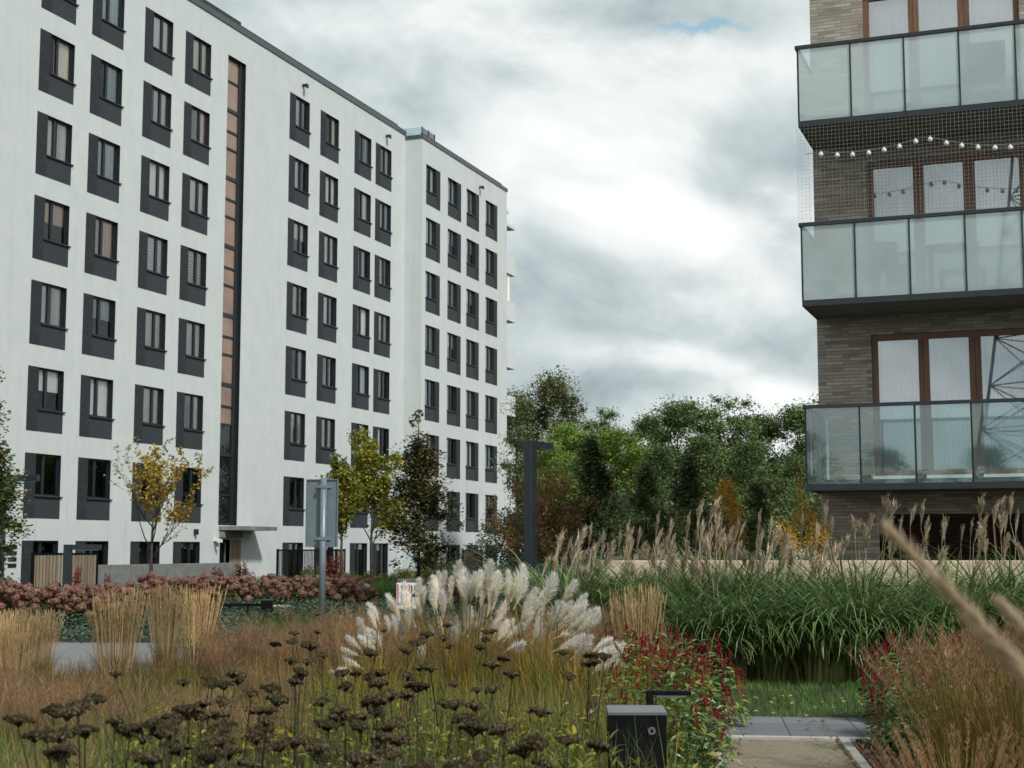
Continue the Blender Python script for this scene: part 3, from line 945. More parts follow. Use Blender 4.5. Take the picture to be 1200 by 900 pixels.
def clad_mesh(h, tower, low):
    """strip beside the opening and panel below it"""
    a = Acc()
    t = 0.012
    if tower:
        a.box(WW, PW, -t, 0.0, -low, h)
        if low:
            a.box(0, WW, -t + 0.004, 0.0, -low, -0.05, 1)
    else:
        a.box(-SW, 0, -t, 0.0, -low, h)
        if low:
            a.box(0, WW, -t + 0.004, 0.0, -low, -0.05, 1)
    return a.mesh('cladding', [M_DBRICK, M_DPANEL])


WM = {}
for h in (WZ, 1.86, 1.80):
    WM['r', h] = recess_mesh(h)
    WM['p', h] = pane_mesh(h)
    for mu in (0.40, 0.57):
        WM['f', h, mu] = frame_mesh(h, mu)
    WM['c', h] = [[curtain_mesh(h, a0, a1, m) for a0, a1 in ((0.03, WW - 0.03), (0.03, 0.62), (0.78, WW - 0.03), (0.03, 1.02), (0.03, 0.35), (1.0, WW - 0.03), (0.45, WW - 0.03))] for m in CURT]
for tw in (False, True):
    for h in (WZ, 1.86, 1.80):
        WM['k', h, tw] = clad_mesh(h, tw, PH - h if h == WZ else 0.0)
WM['s'] = Acc().box(-0.03, WW + 0.07, -0.07, 0.11, -0.049, -0.005).mesh('sill', M_DFRAME)
rnd = random.Random(11)
for (x, zt, row, kd, tower, yo) in wins:
    h = WZ if row else (1.80 if tower else 1.86)
    xo = x if tower else x + SW
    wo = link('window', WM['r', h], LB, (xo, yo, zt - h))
    mu = 0.57 if (kd == 1 or tower) else 0.40
    link('window_frame', WM['f', h, mu], wo)
    link('pane', WM['p', h], wo)
    link('cladding', WM['k', h, tower], wo)
    if row:
        link('sill', WM['s'], wo)
    if row >= 2 or (row == 1 and rnd.random() < 0.35):
        p = rnd.random()
        if kd == 1 and x < 10 and row == 4:
            ci = 4
        elif x < 12:
            ci = rnd.choices([0, 1, 2, 3], [3, 3, 4 if row > 3 else 1, 2])[0]
        else:
            ci = rnd.choices([0, 1, 3], [4, 3, 2])[0]
        if row == 1:
            ci = 2
        if p < 0.12:
            bo_ = link('curtain', WM['c', h][ci][0], wo, (0, 0, h * 0.45))
            bo_.scale = (1, 1, 0.55)
        elif p < (0.50 if x < 12 else 0.35):
            link('curtain', WM['c', h][ci][0], wo)
        elif p < 0.85:
            link('curtain', WM['c', h][ci][rnd.choice((1, 4))], wo)
            if rnd.random() < 0.75:
                link('curtain', WM['c', h][ci][rnd.choice((2, 5))], wo)
        elif p < 0.97:
            link('curtain', WM['c', h][ci][rnd.choice((3, 6))], wo)

# stair window strip
sx0, sx1, sz0, sz1 = STAIR
a = Acc()
d = 0.32
a.add([(sx0, 0, sz0), (sx0, d, sz0), (sx0, d, sz1), (sx0, 0, sz1)], [(0, 1, 2, 3)])
a.add([(sx1, 0, sz0), (sx1, d, sz0), (sx1, d, sz1), (sx1, 0, sz1)], [(0, 3, 2, 1)])
a.add([(sx0, 0, sz1), (sx1, 0, sz1), (sx1, d, sz1), (sx0, d, sz1)], [(0, 3, 2, 1)])
a.add([(sx0, 0, sz0), (sx1, 0, sz0), (sx1, d, sz0), (sx0, d, sz0)], [(0, 1, 2, 3)])
a.add([(sx0, d, sz0), (sx1, d, sz0), (sx1, d, sz1), (sx0, d, sz1)], [(0, 1, 2, 3)], 1)
sw = link('stair_window', a.mesh('stair_window', [M_DFRAME, M_INT]), LB)
fr = Acc().box(sx0 + 0.002, sx0 + 0.07, 0.14, 0.24, sz0 + 0.002, sz1 - 0.002).box(sx1 - 0.30, sx1 - 0.002, 0.14, 0.24, sz0 + 0.002, sz1 - 0.002)
zs = [sz0 + 0.04]
z = PT0 - 2.23
for k in range(8):
    for dz in (0.0, 1.25, 2.0):
        zz = z + k * PITCHZ + dz
        if sz0 + 0.3 < zz < sz1 - 0.3:
            zs.append(zz)
zs.append(sz1 - 0.04)
for i, zz in enumerate(zs):
    t = 0.075 if i % 3 == 0 else 0.04
    fr.box(sx0 + 0.07, sx1 - 0.30, 0.15, 0.235, zz - t + (0.04 if i == 0 else 0), min(zz + t, sz1 - 0.003))
link('window_frame', fr.mesh('window_frame', M_DFRAME), sw)
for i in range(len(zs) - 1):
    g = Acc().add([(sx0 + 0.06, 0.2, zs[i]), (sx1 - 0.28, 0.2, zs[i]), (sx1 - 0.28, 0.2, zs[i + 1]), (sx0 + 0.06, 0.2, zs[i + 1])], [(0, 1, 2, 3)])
    link('pane', g.mesh('pane', M_STAIRG if zs[i] > 6.2 else M_GLASS_D), sw)  # reflection painted as colour: rose in upper panes, near black in lower
# entrance
e = Acc().box(11.97, 12.73, 0.10, 0.16, 0.0, 2.0)
dr = link('entrance_door', e.mesh('entrance_door', M_BLACK), LB)
link('handle', Acc().box(12.40, 12.44, 0.02, 0.06, 0.35, 1.9).mesh('handle', M_GREYP), dr)
e = Acc()
for i in range(7):
    e.box(12.80 + i * 0.11, 12.90 + i * 0.11, -0.04, -0.002, 0.0, 2.0)
link('door_side_panel', e.mesh('door_side_panel', M_WOOD), LB)
e = Acc().box(11.85, 14.6, -1.15, -0.002, 2.40, 2.56).box(11.9, 13.35, -0.25, -0.003, 2.1, 2.36)
link('entrance_canopy', e.mesh('entrance_canopy', M_CONCD), LB)
# small wall fixtures
for x, z, y in ((18.3, 22.93, 0.0), (27.3, 22.93, 0.0), (37.9, 22.6, -1.0)):
    e = Acc().box(x - 0.06, x + 0.10, y - 0.22, y - 0.002, z - 0.05, z + 0.05).box(x - 0.16, x + 0.02, y - 0.30, y - 0.223, z - 0.16, z + 0.02)
    link('wall_spout', e.mesh('wall_spout', M_DFRAME), LB)
e = Acc().box(11.45, 11.75, -0.20, -0.002, 1.95, 2.05).box(11.40, 11.48, -0.42, -0.203, 1.90, 2.02)
link('security_camera', e.mesh('security_camera', M_WHITE), LB)
e = Acc().box(10.0, 10.12, -0.16, -0.002, 2.2, 2.42)
link('wall_lamp', e.mesh('wall_lamp', M_DFRAME), LB)
e = Acc()
for k in range(4):
    e.box(-0.95, -0.55, -0.03, -0.002, 1.05 + k * 0.2, 1.17 + k * 0.2)
link('wall_vent', e.mesh('wall_vent', M_DFRAME), LB)
# seams of the outer insulation (thin vertical grooves stand as slim trims)
e = Acc()
for x in (22.95,):
    e.box(x, x + 0.025, -0.012, -0.001, 0, ROOF - 0.26)
link('movement_joint', e.mesh('movement_joint', M_CREAMW), LB)
# white balconies beyond the far end
for k in range(7):
    zb = 4.05 + k * 2.90
    b = Acc().box(42.452, 44.0, -0.98, 3.2, zb - 0.18, zb)
    bo = link('balcony', b.mesh('balcony', M_CREAMW), LB)
    if k < 6:
        q = Acc().box(43.95, 44.0, -0.98, 3.2, zb + 0.001, zb + 1.02).box(42.452, 43.949, -0.98, -0.93, zb + 0.001, zb + 1.02)
        link('parapet', q.mesh('parapet', M_CREAMW), bo)
    if k == 4:
        q = Acc()
        V = []
        for i in range(9):
            V += [(42.9 + 0.05 * i, -0.85 + 0.03 * math.sin(i * 2.2), zb + 0.9), (42.95 + 0.035 * i, -0.85 + 0.03 * math.sin(i * 2.2), zb + 2.7)]
        q.add(V, [(2 * i, 2 * i + 2, 2 * i + 3, 2 * i + 1) for i in range(8)])
        tag(link('privacy_curtain', q.mesh('privacy_curtain', CURT[1]), bo))
e = Acc().box(42.452, 43.5, -0.75, 3.2, 22.25, 22.42)
link('balcony_roof', e.mesh('balcony_roof', M_CREAMW), LB)

# ------------------------------------------------------------------ fences, low walls beside it


def fence(name, label, cat, s0, s1, y, z1, wood=True, group=None, z0=0.0):
    p = lpt(s0, y)
    t = thing(name, label, cat, (p.x, p.y, z0), R(90) - TH, group)
    L = s1 - s0
    a = Acc()
    n = int(L / (0.16 if wood else 0.12))
    for i in range(n):
        x = (i + 0.5) * L / n
        if wood:
            a.box(x - 0.055, x + 0.055, -0.012, 0.012, 0.08, z1 - 0.06)
        else:
            a.box(x - 0.012, x + 0.012, -0.012, 0.012, 0.08, z1 - 0.06)
    link('slat_panel', a.mesh('slat_panel', M_WOOD if wood else M_BLACK), t)
    a = Acc().box(0, L, -0.025, 0.025, z1 - 0.06, z1).box(0, L, -0.02, 0.02, 0.04, 0.08)
    link('rail', a.mesh('rail', M_BLACK), t)
    for x in (0.0, L):
        link('post', Acc().box(x - 0.04, x + 0.04, -0.04, 0.04, 0, z1 + 0.02).mesh('post', M_BLACK), t)
    return t


fence('timber_fence', 'timber slat garden fence in a black frame beside the pale concrete wall', 'fence', -3.0, 0.20, -2.6, 1.52)
fence('metal_fence', 'black metal bar fence beside the concrete entrance canopy', 'fence', 12.1, 17.3, -2.6, 1.62, False)
fence('timber_fence', 'short timber slat fence end behind the grey-backed sign', 'fence', 16.9, 17.7, -2.75, 1.62)
fence('timber_fence', 'timber slat fence beyond the dark pyramidal tree', 'fence', 30.2, 32.9, -3.2, 1.60)
p = lpt(0.35, -2.6)
t = thing('concrete_wall', 'low weathered concrete garden wall below the ground floor windows', 'wall', (p.x, p.y, 0), R(90) - TH)
a = Acc()
for i in range(5):
    a.bevbox(i * 1.75, i * 1.75 + 1.74, 0, 0.2, 0, 1.12, 0.01)
link('panel', a.mesh('panel', M_CONC), t)
# blue folded drying rack by the wall
p = lpt(0.75, -1.7)
a = Acc()
for x in (0, 0.3):
    a.tube([(x, 0, 0), (x + 0.08, 0.1, 1.55)], 0.02)
    a.tube([(x + 0.16, 0, 0), (x + 0.08, 0.1, 1.55)], 0.02)
for z in (0.5, 0.9, 1.3):
    a.tube([(0.03, 0.05, z), (0.33, 0.05, z)], 0.014)
tag(link('drying_rack', a.mesh('drying_rack', M_BLUE), None, (p.x, p.y, 0), R(60)), 'blue metal drying rack standing behind the concrete wall', 'rack')

# ------------------------------------------------------------------ the brown brick building
O2 = Vector((4.6945, 23.65, 0))
RB = thing('brick_building', 'brown brick apartment house with glass balconies and timber windows', 'building', O2, -R(20.4))


def rpt(x, y, z=0.0):
    return Vector((O2.x + math.cos(TH) * x + math.sin(TH) * y, O2.y - math.sin(TH) * x + math.cos(TH) * y, z))


FL = 2.975
WX0, WX1 = 0.90, 3.46
hl = [(WX0, WX1, 2.86 + FL * k, 5.24 + FL * k) for k in range(4)]
hl += [(5.4, 7.6, 2.86 + FL * k, 5.24 + FL * k) for k in range(4)] + [(0.95, 7.0, 0.0, 2.22)]
w = Acc()
holes_wall(w, 0, 12, 0, 17, hl, 1.5)
w.add([(0, 13, 0), (0, 1.5, 0), (0, 1.5, 17), (0, 13, 17)], [(0, 1, 2, 3)])
w.add([(12, 1.5, 0), (12, 13, 0), (12, 13, 17), (12, 1.5, 17)], [(0, 1, 2, 3)])
w.add([(12, 13, 0), (0, 13, 0), (0, 13, 17), (12, 13, 17)], [(0, 1, 2, 3)])
link('wall', w.mesh('wall', M_BRICK), RB)
link('roof', Acc().box(-0.05, 12.05, 1.45, 13.05, 17.001, 17.2).mesh('roof', M_COPING), RB)
# garage louvres under the first balcony
a = Acc()
for i in range(34):
    z = 0.02 + i * 0.064
    a.add([(0.96, 1.62, z), (6.99, 1.62, z), (6.99, 1.56, z + 0.05), (0.96, 1.56, z + 0.05)], [(0, 1, 2, 3)])
    a.add([(0.96, 1.56, z + 0.05), (6.99, 1.56, z + 0.05), (6.99, 1.62, z + 0.056), (0.96, 1.62, z + 0.056)], [(0, 1, 2, 3)])
a.box(0.951, 6.999, 1.66, 1.70, 0, 2.219)
a.box(3.2, 3.28, 1.53, 1.65, 0, 2.21)
link('louvre_door', a.mesh('louvre_door', M_LOUVRE), RB)


def recess2(x0, x1, z0, z1):
    a = Acc()
    d0, d1 = 1.5, 3.4
    for (p, q, rr, s) in (((x0, z0), (x0, z1), 1, 0), ((x1, z1), (x1, z0), 1, 0), ((x0, z1), (x1, z1), 1, 0), ((x1, z0), (x0, z0), 1, 0)):
        a.add([(p[0], d0, p[1]), (p[0], d0 + 0.12, p[1]), (q[0], d0 + 0.12, q[1]), (q[0], d0, q[1])], [(0, 1, 2, 3)], 0)
        a.add([(p[0], d0 + 0.12, p[1]), (p[0], d1, p[1]), (q[0], d1, q[1]), (q[0], d0 + 0.12, q[1])], [(0, 1, 2, 3)], 1)
    a.add([(x0, d1, z0), (x1, d1, z0), (x1, d1, z1), (x0, d1, z1)], [(0, 1, 2, 3)], 1)
    return a.mesh('window', [M_BRICK, M_INT])


def patio_window(x0, x1, z0, z1, panes, curtain):
    wo = link('window', recess2(x0, x1, z0, z1), RB)
    fr = Acc()
    e = 0.003
    ya, yb = 1.56, 1.64
    fw = 0.10
    fr.box(x0 + e, x0 + fw, ya, yb, z0 + e, z1 - e).box(x1 - fw, x1 - e, ya, yb, z0 + e, z1 - e)
    fr.box(x0 + fw, x1 - fw, ya, yb, z1 - fw, z1 - e).box(x0 + fw, x1 - fw, ya, yb, z0 + e, z0 + 0.09)
    for (a0, a1), (b0, b1) in zip(panes, panes[1:]):
        m = (a1 + b0) / 2
        fr.box(a1, m - 0.004, ya - 0.015, yb, z0 + 0.09, z1 - fw).box(m + 0.004, b0, ya - 0.015, yb, z0 + 0.09, z1 - fw)
        fr.box(m - 0.004, m + 0.004, ya + 0.01, yb, z0 + 0.09, z1 - fw)
    link('window_frame', fr.mesh('window_frame', M_WFRAME), wo)
    for a0, a1 in panes:
        g = Acc().add([(a0 - 0.01, 1.60, z0 + 0.08), (a1 + 0.01, 1.60, z0 + 0.08), (a1 + 0.01, 1.60, z1 - 0.09), (a0 - 0.01, 1.60, z1 - 0.09)], [(0, 1, 2, 3)])
        link('pane', g.mesh('pane', M_GLASS_R), wo)
    if curtain:
        n = 150
        V = []
        for i in range(n + 1):
            x = x0 + 0.05 + (x1 - x0 - 0.1) * i / n
            y = 1.80 + 0.02 * math.sin(i * 0.9) + 0.012 * math.sin(i * 0.37 + 1)
            V += [(x, y, z0 + 0.05), (x, y, z1 - 0.05)]
        link('curtain', Acc().add(V, [(2 * i, 2 * i + 2, 2 * i + 3, 2 * i + 1) for i in range(n)]).mesh('curtain', M_CURT_R, True), wo)
    link('sill', Acc().box(x0 - 0.02, x1 + 0.02, 1.44, 1.498, z0 - 0.07, z0 - 0.005).mesh('sill', M_WHITE), wo)
    return wo


PANES = [(1.01, 1.66), (1.83, 2.47), (2.66, 3.35)]
for k in range(4):
    patio_window(WX0, WX1, 2.86 + FL * k, 5.24 + FL * k, PANES, k != 0 or True)
    if k:
        patio_window(5.4, 7.6, 2.86 + FL * k, 5.24 + FL * k, [(5.51, 6.4), (6.6, 7.49)], True)
    else:
        patio_window(5.4, 7.6, 2.86, 5.24, [(5.51, 6.4), (6.6, 7.49)], True)

BX1 = 8.5
for k, frosted in ((0, False), (1, True), (2, True)):
    z0 = 2.57 + FL * k
    slab = Acc().box(0.02, BX1 - 0.02, 0.05, 1.498, z0 + 0.03, z0 + 0.17)
    bo = link('balcony', slab.mesh('balcony', M_CONC), RB)
    link('edge_channel', Acc().box(0, BX1, 0, 0.048, z0, z0 + 0.095).box(0, 0.018, 0.049, 1.497, z0, z0 + 0.095).mesh('edge_channel', M_DMETAL), bo)
    sf = Acc()
    for i in range(10):
        sf.box(0.021, BX1 - 0.03, 0.06 + i * 0.143, 0.06 + i * 0.143 + 0.138, z0 + 0.012, z0 + 0.028)
    link('soffit', sf.mesh('soffit', M_SOFFIT), bo)
    zt = z0 + 1.37
    hr = Acc().bevbox(-0.03, BX1, -0.03, 0.035, zt - 0.055, zt, 0.006).bevbox(-0.03, 0.03, 0.037, 1.49, zt - 0.055, zt, 0.006)
    link('handrail', hr.mesh('handrail', M_DMETAL), bo)
    for i in range(11):
        x = 0.012 + i * 0.848
        if x > BX1:
            break
        pw = 0.034 if not frosted else 0.028
        ps = Acc().box(x - pw / 2, x + pw / 2, (0.024 if not frosted else -0.006), (0.07 if not frosted else 0.0072), z0 + 0.097, zt - 0.056)
        if not frosted:
            ps.box(x - 0.02, x + 0.15, 0.05, 0.11, z0 + 0.171, z0 + 0.24)
        else:
            ps.box(x + 0.0, x + 0.10, 0.05, 0.11, z0 + 0.171, z0 + 0.23)
        link('post', ps.mesh('post', M_DMETAL), bo)
        if i < 10 and x + 0.848 <= BX1 + 0.05:
            gp = Acc().box(x + 0.012, x + 0.836, 0.008, 0.020, z0 + 0.10, zt - 0.058)
            if frosted:
                gp.add([(x + 0.013, 0.014, z0 + 0.101), (x + 0.835, 0.014, z0 + 0.101), (x + 0.835, 0.014, zt - 0.059), (x + 0.013, 0.014, zt - 0.059)], [(0, 1, 2, 3)], 1)
            link('glass_panel', gp.mesh('glass_panel', [M_CLEAR, M_FROST] if frosted else M_GLASS_C), bo)
    gp = Acc().box(0.004, 0.016, 0.08, 1.44, z0 + 0.10, zt - 0.058)
    link('glass_panel', gp.mesh('glass_panel', M_FROST if frosted else M_GLASS_C), bo)
    if not frosted:
        sp = Acc()
        for y in (0.45, 1.05, 1.42):
            sp.box(0.03, 0.07, y, y + 0.05, z0 + 0.172, zt - 0.057)
        link('side_post', sp.mesh('side_post', M_DMETAL), bo)
        gp = Acc().box(0.13, 0.16, 1.38, 1.44, z0 + 0.172, zt - 0.12)
        link('downpipe', gp.mesh('downpipe', M_CREAMW), bo)

# things kept on the frosted balconies
z1 = 2.57 + FL + 0.172


def place_r(name, acc, m, x, y, z, label, cat, rz=0.0):
    p = rpt(x, y, z)
    return tag(link(name, acc.mesh(name, m), None, p, -TH + rz), label, cat)


t = thing('folding_chair', 'dim folding chair behind the frosted glass of the middle balcony', 'chair', rpt(1.35, 0.34, z1), -TH + 0.4)
link('seat', Acc().bevbox(-0.22, 0.22, -0.2, 0.2, 0.43, 0.46, 0.01).mesh('seat', M_DMETAL), t)
link('backrest', Acc().bevbox(-0.22, 0.22, 0.2, 0.23, 0.5, 0.9, 0.01).mesh('backrest', M_DMETAL), t)
for sx in (-0.2, 0.2):
    link('leg', Acc().tube([(sx, -0.2, 0), (sx, 0.2, 0.45), (sx, 0.22, 0.9)], 0.014).mesh('leg', M_DMETAL), t)
    link('leg', Acc().tube([(sx * 0.9, 0.22, 0), (sx * 0.9, -0.18, 0.44)], 0.014).mesh('leg', M_DMETAL), t)
t = thing('balcony_table', 'dark table behind the frosted glass below the crooked reflection', 'table', rpt(2.35, 0.40, z1), -TH)
link('tabletop', Acc().bevbox(-0.4, 0.4, -0.3, 0.3, 0.68, 0.72, 0.01).mesh('tabletop', M_DMETAL), t)
for sx in (-0.35, 0.35):
    for sy in (-0.25, 0.25):
        link('leg', Acc().tube([(sx, sy, 0), (sx, sy, 0.68)], 0.02).mesh('leg', M_DMETAL), t)
a = Acc()
for i in range(8):
    r0, r1 = 0.11 + 0.004 * i, 0.11 + 0.004 * (i + 1)
a.tube([(0, 0, 0), (0, 0, 0.2), (0, 0, 0.24)], [0.11, 0.16, 0.17], 12)
place_r('flower_pot', a, M_BLACK, 0.36, 0.25, z1, 'dark flower pot low behind the corner pane of the middle balcony', 'pot')
z2 = 2.57 + 2 * FL + 0.172
a = Acc().bevbox(-0.3, 0.3, -0.12, 0.12, 0.35, 0.95, 0.02).box(-0.27, -0.22, -0.1, 0.1, 0, 0.35).box(0.22, 0.27, -0.1, 0.1, 0, 0.35)
place_r('storage_box', a, M_DMETAL, 2.95, 0.22, z2, 'square dark box on legs behind the top balcony glass', 'box')

# bird net on the middle balcony
a = Acc()
net_z0, net_z1 = 2.57 + FL + 1.372, 2.57 + 2 * FL - 0.002
cw = 0.0027
sag = lambda x, z: -0.045 + 0.03 * math.sin(x * 1.7) * math.sin((z - net_z0) * 2)
xs = np.arange(-0.02, 7.0, 0.062)
zs_ = np.arange(net_z0, net_z1, 0.062)
for x in xs:
    pts = [(x, sag(x, z), z) for z in np.linspace(net_z0, net_z1, 7)]
    V = []
    for q in pts:
        V += [(q[0] - cw / 2, q[1], q[2]), (q[0] + cw / 2, q[1], q[2])]
    a.add(V, [(2 * i, 2 * i + 1, 2 * i + 3, 2 * i + 2) for i in range(6)])
for z in zs_:
    V = []
    xx = np.linspace(-0.02, 6.96, 25)
    for x in xx:
        V += [(x, sag(x, z) + 0.001, z - cw / 2), (x, sag(x, z) + 0.001, z + cw / 2)]
    a.add(V, [(2 * i, 2 * i + 2, 2 * i + 3, 2 * i + 1) for i in range(24)])
bul = lambda y, z: -0.03 - 0.05 * math.sin(math.pi * (z - net_z0) / (net_z1 - net_z0)) * 0
for y in np.arange(0.0, 1.48, 0.062):
    a.add([(bul(y, 0), y - cw / 2, net_z0), (bul(y, 0), y + cw / 2, net_z0), (bul(y, 0), y + cw / 2, net_z1), (bul(y, 0), y - cw / 2, net_z1)], [(0, 1, 2, 3)])
for z in zs_:
    a.add([(-0.031, 0, z - cw / 2), (-0.031, 1.48, z - cw / 2), (-0.031, 1.48, z + cw / 2), (-0.031, 0, z + cw / 2)], [(0, 1, 2, 3)])
tag(link('bird_net', a.mesh('bird_net', M_NET), None, O2, -TH), 'fine square mesh bird net stretched above the middle balcony rail', 'net')

# string of white bulbs behind the net
t = thing('string_lights', 'string of round white bulbs hanging under the top balcony', 'lights', O2 + Vector((0, 0, 0)), -TH)
bp = [(962, 181), (981, 182), (999, 181.5), (1018, 179.5), (1036, 176), (1054, 172), (1073, 166), (1090, 163.5), (1109, 168), (1127, 171), (1146, 173), (1166, 173.5), (1184, 173), (1203, 171.5), (1222, 169)]
pts = []
n_ = Vector((-math.sin(TH), -math.cos(TH), 0))
Opl = rpt(0, 0.10)
inv = Matrix.Rotation(TH, 3, 'Z')
for (u, v) in bp:
    rr = ray(u, v)
    tt = (Opl - Vector((0, 0, EYE))).dot(n_) / rr.dot(n_)
    q = Vector((0, 0, EYE)) + rr * tt
    pts.append(inv @ (q - O2))
wire = [(pts[0].x - 0.25, 0.1, pts[0].z + 0.03)]
for q in pts:
    wire.append((q.x, 0.1, q.z + 0.045))
link('cable', Acc().tube(wire, 0.005, 4).mesh('cable', M_WIRE), t)
bulb = Acc().ball((0, 0, 0), 0.040, 5).tube([(0, 0, 0.035), (0, 0, 0.055)], 0.012, 6).mesh('bulb', M_BULB, True)
for q in pts:
    link('bulb', bulb, t, (q.x, 0.1, q.z))

# ------------------------------------------------------------------ stone wall and raised bed behind the tall grasses
t = thing('stone_wall', 'long pale sandstone retaining wall behind the tall silver grass', 'wall', (0, 21.7, 0))
a = Acc()
x = 1.3
rr = random.Random(3)
while x < 13:
    L = rr.uniform(0.9, 1.5)
    a.bevbox(x, x + L - 0.008, -0.02 + rr.uniform(-0.006, 0.006), 0.45, 1.125, 1.478, 0.012)
    x += L
link('coping', a.mesh('coping', M_SAND), t)
a = Acc()
x = 1.3
while x < 13:
    L = rr.uniform(0.7, 1.2)
    for k in range(3):
        a.bevbox(x, x + L - 0.01, 0.01 + rr.uniform(-0.008, 0.008), 0.4, 0.36 * k, 0.36 * (k + 1) - 0.01 + (0.03 if k == 2 else 0), 0.012)
    x += L
link('block_courses', a.mesh('block_courses', M_SAND), t)
a = Acc()
a.add([(1.32, 22.1, 1.36), (5.1, 22.1, 1.36), (5.15, 24.9, 1.36), (9.2, 36, 1.0), (5.0, 40, 0.9), (-1.5, 40, 0.9), (0.2, 30, 1.1), (0.9, 25, 1.2)],
      [(0, 1, 2, 7), (2, 3, 6, 7), (3, 4, 5, 6)])
a.add([(1.32, 22.1, 0), (1.32, 22.1, 1.36), (0.9, 25, 1.2), (0.9, 25, 0), (0.2, 30, 1.1), (0.2, 30, 0), (-1.5, 40, 0.9), (-1.5, 40, 0)],
      [(0, 1, 2, 3), (3, 2, 4, 5), (5, 4, 6, 7)])
tag(link('raised_terrain', a.mesh('raised_terrain', M_SOIL)), kind='structure')

# ------------------------------------------------------------------ lamps, signs, small furniture


def lamp(name, label, cat, u, Y, h, arm, w, az, group=None, x=None):
    t = thing(name, label, cat, (gx(u, Y) if x is None else x, Y, 0), az, group)
    link('post', Acc().bevbox(-w / 2, w / 2, -w / 2, w / 2, 0, h, 0.006).mesh('post', M_BLACK if h < 1 else M_DMETAL), t)
    aw = w * 0.42
    link('arm', Acc().bevbox(w / 2 + 0.001, arm, -w / 2 + 0.01, w / 2 - 0.01, h - w * 0.72, h - 0.002, 0.006).mesh('arm', M_BLACK if h < 1 else M_DMETAL), t)
    link('light_strip', Acc().box(w, arm - 0.04, -aw, aw, h - w * 0.72 - 0.012, h - w * 0.72 - 0.001).mesh('light_strip', M_LIDTOP), t)
    link('base_plate', Acc().bevbox(-w, w, -w, w, 0, 0.02, 0.004).mesh('base_plate', M_BLACK), t)
    return t


lamp('street_lamp', 'tall dark square lamp post with a short arm behind the white pampas plumes', 'street lamp', 621.5, 27.7, 3.66, 0.66, 0.18, R(54), 'square lamp posts')
lamp('street_lamp', 'tall dark lamp post half hidden by the columnar evergreen', 'street lamp', 3, 38.5, 3.56, 0.95, 0.22, R(0), 'square lamp posts')
lamp('street_lamp', 'low black lamp post in front of the pink hydrangeas', 'street lamp', 83, 32.5, 1.74, 0.72, 0.16, R(0), 'square lamp posts')
lamp('bollard_light', 'small black bollard light with a flat arm behind the black metal box', 'bollard light', 758.5, 9.2, 0.79, 0.255, 0.042, R(0))

# grey back of a street sign on a pole
t = thing('street_sign', 'grey back of a tall sign on a galvanised pole', 'sign', (gx(378, 28), 28, 0), R(-12))
link('pole', Acc().tube([(0.03, 0, 0), (0.03, 0, 2.98)], 0.062, 12).mesh('pole', M_GREYP, True), t)
sb = Acc().bevbox(-0.34, 0.29, 0.075, 0.10, 1.68, 2.96, 0.008)
sb.box(-0.34, -0.325, 0.05, 0.0745, 1.68, 2.96).box(0.275, 0.29, 0.05, 0.0745, 1.68, 2.96).box(-0.324, 0.274, 0.05, 0.0745, 1.68, 1.70).box(-0.324, 0.274, 0.05, 0.0745, 2.94, 2.96)
link('sign_plate', sb.mesh('sign_plate', M_SIGNB), t)
for z in (1.84, 2.82):
    link('bracket', Acc().box(-0.15, 0.16, 0.05, 0.0745, z - 0.03, z + 0.03).box(-0.05, 0.11, -0.07, -0.063, z - 0.03, z + 0.03).box(-0.05, -0.04, -0.062, 0.05, z - 0.03, z + 0.03).mesh('bracket', M_GREYP), t)
# white board with dark lettering on pink
t = thing('notice_board', 'small white board with pink bars and dark H lettering among pampas plumes', 'sign', (gx(479, 33), 33, 0), 0)
link('board', Acc().bevbox(-0.25, 0.25, 0, 0.03, 0.33, 0.90, 0.005).mesh('board', M_WHITE), t)
a = Acc()
for x0, x1 in ((-0.235, -0.20), (-0.01, 0.055), (0.185, 0.235)):
    a.box(x0, x1, -0.004, -0.001, 0.40, 0.87)
a.box(-0.05, -0.011, -0.004, -0.001, 0.70, 0.87)
link('pink_bars', a.mesh('pink_bars', M_PINK), t)
a = Acc()
a.box(0.072, 0.105, -0.004, -0.001, 0.42, 0.84).box(0.14, 0.172, -0.004, -0.001, 0.42, 0.84).box(0.1055, 0.1395, -0.004, -0.001, 0.60, 0.66)
a.box(-0.15, -0.115, -0.004, -0.001, 0.42, 0.84)
a.box(-0.19, -0.151, -0.004, -0.001, 0.42, 0.45).box(-0.1145, -0.075, -0.004, -0.001, 0.42, 0.45)
link('lettering', a.mesh('lettering', M_BLACK), t)
for x in (-0.2, 0.2):
    link('leg', Acc().box(x - 0.015, x + 0.015, 0.031, 0.06, 0, 0.8).mesh('leg', M_GREYP), t)
t = thing('log_bench', 'pale round log bench standing behind the white board', 'bench', (gx(482, 36.5), 36.5, 0))
link('seat', Acc().tube([(-0.32, 0, 0.84), (0, 0, 0.85), (0.34, 0, 0.84)], 0.085, 10).mesh('seat', M_CONC, True), t)
for x in (-0.22, 0.24):
    link('leg', Acc().tube([(x, 0, 0), (x, 0, 0.78)], 0.06, 8).mesh('leg', M_BARK), t)
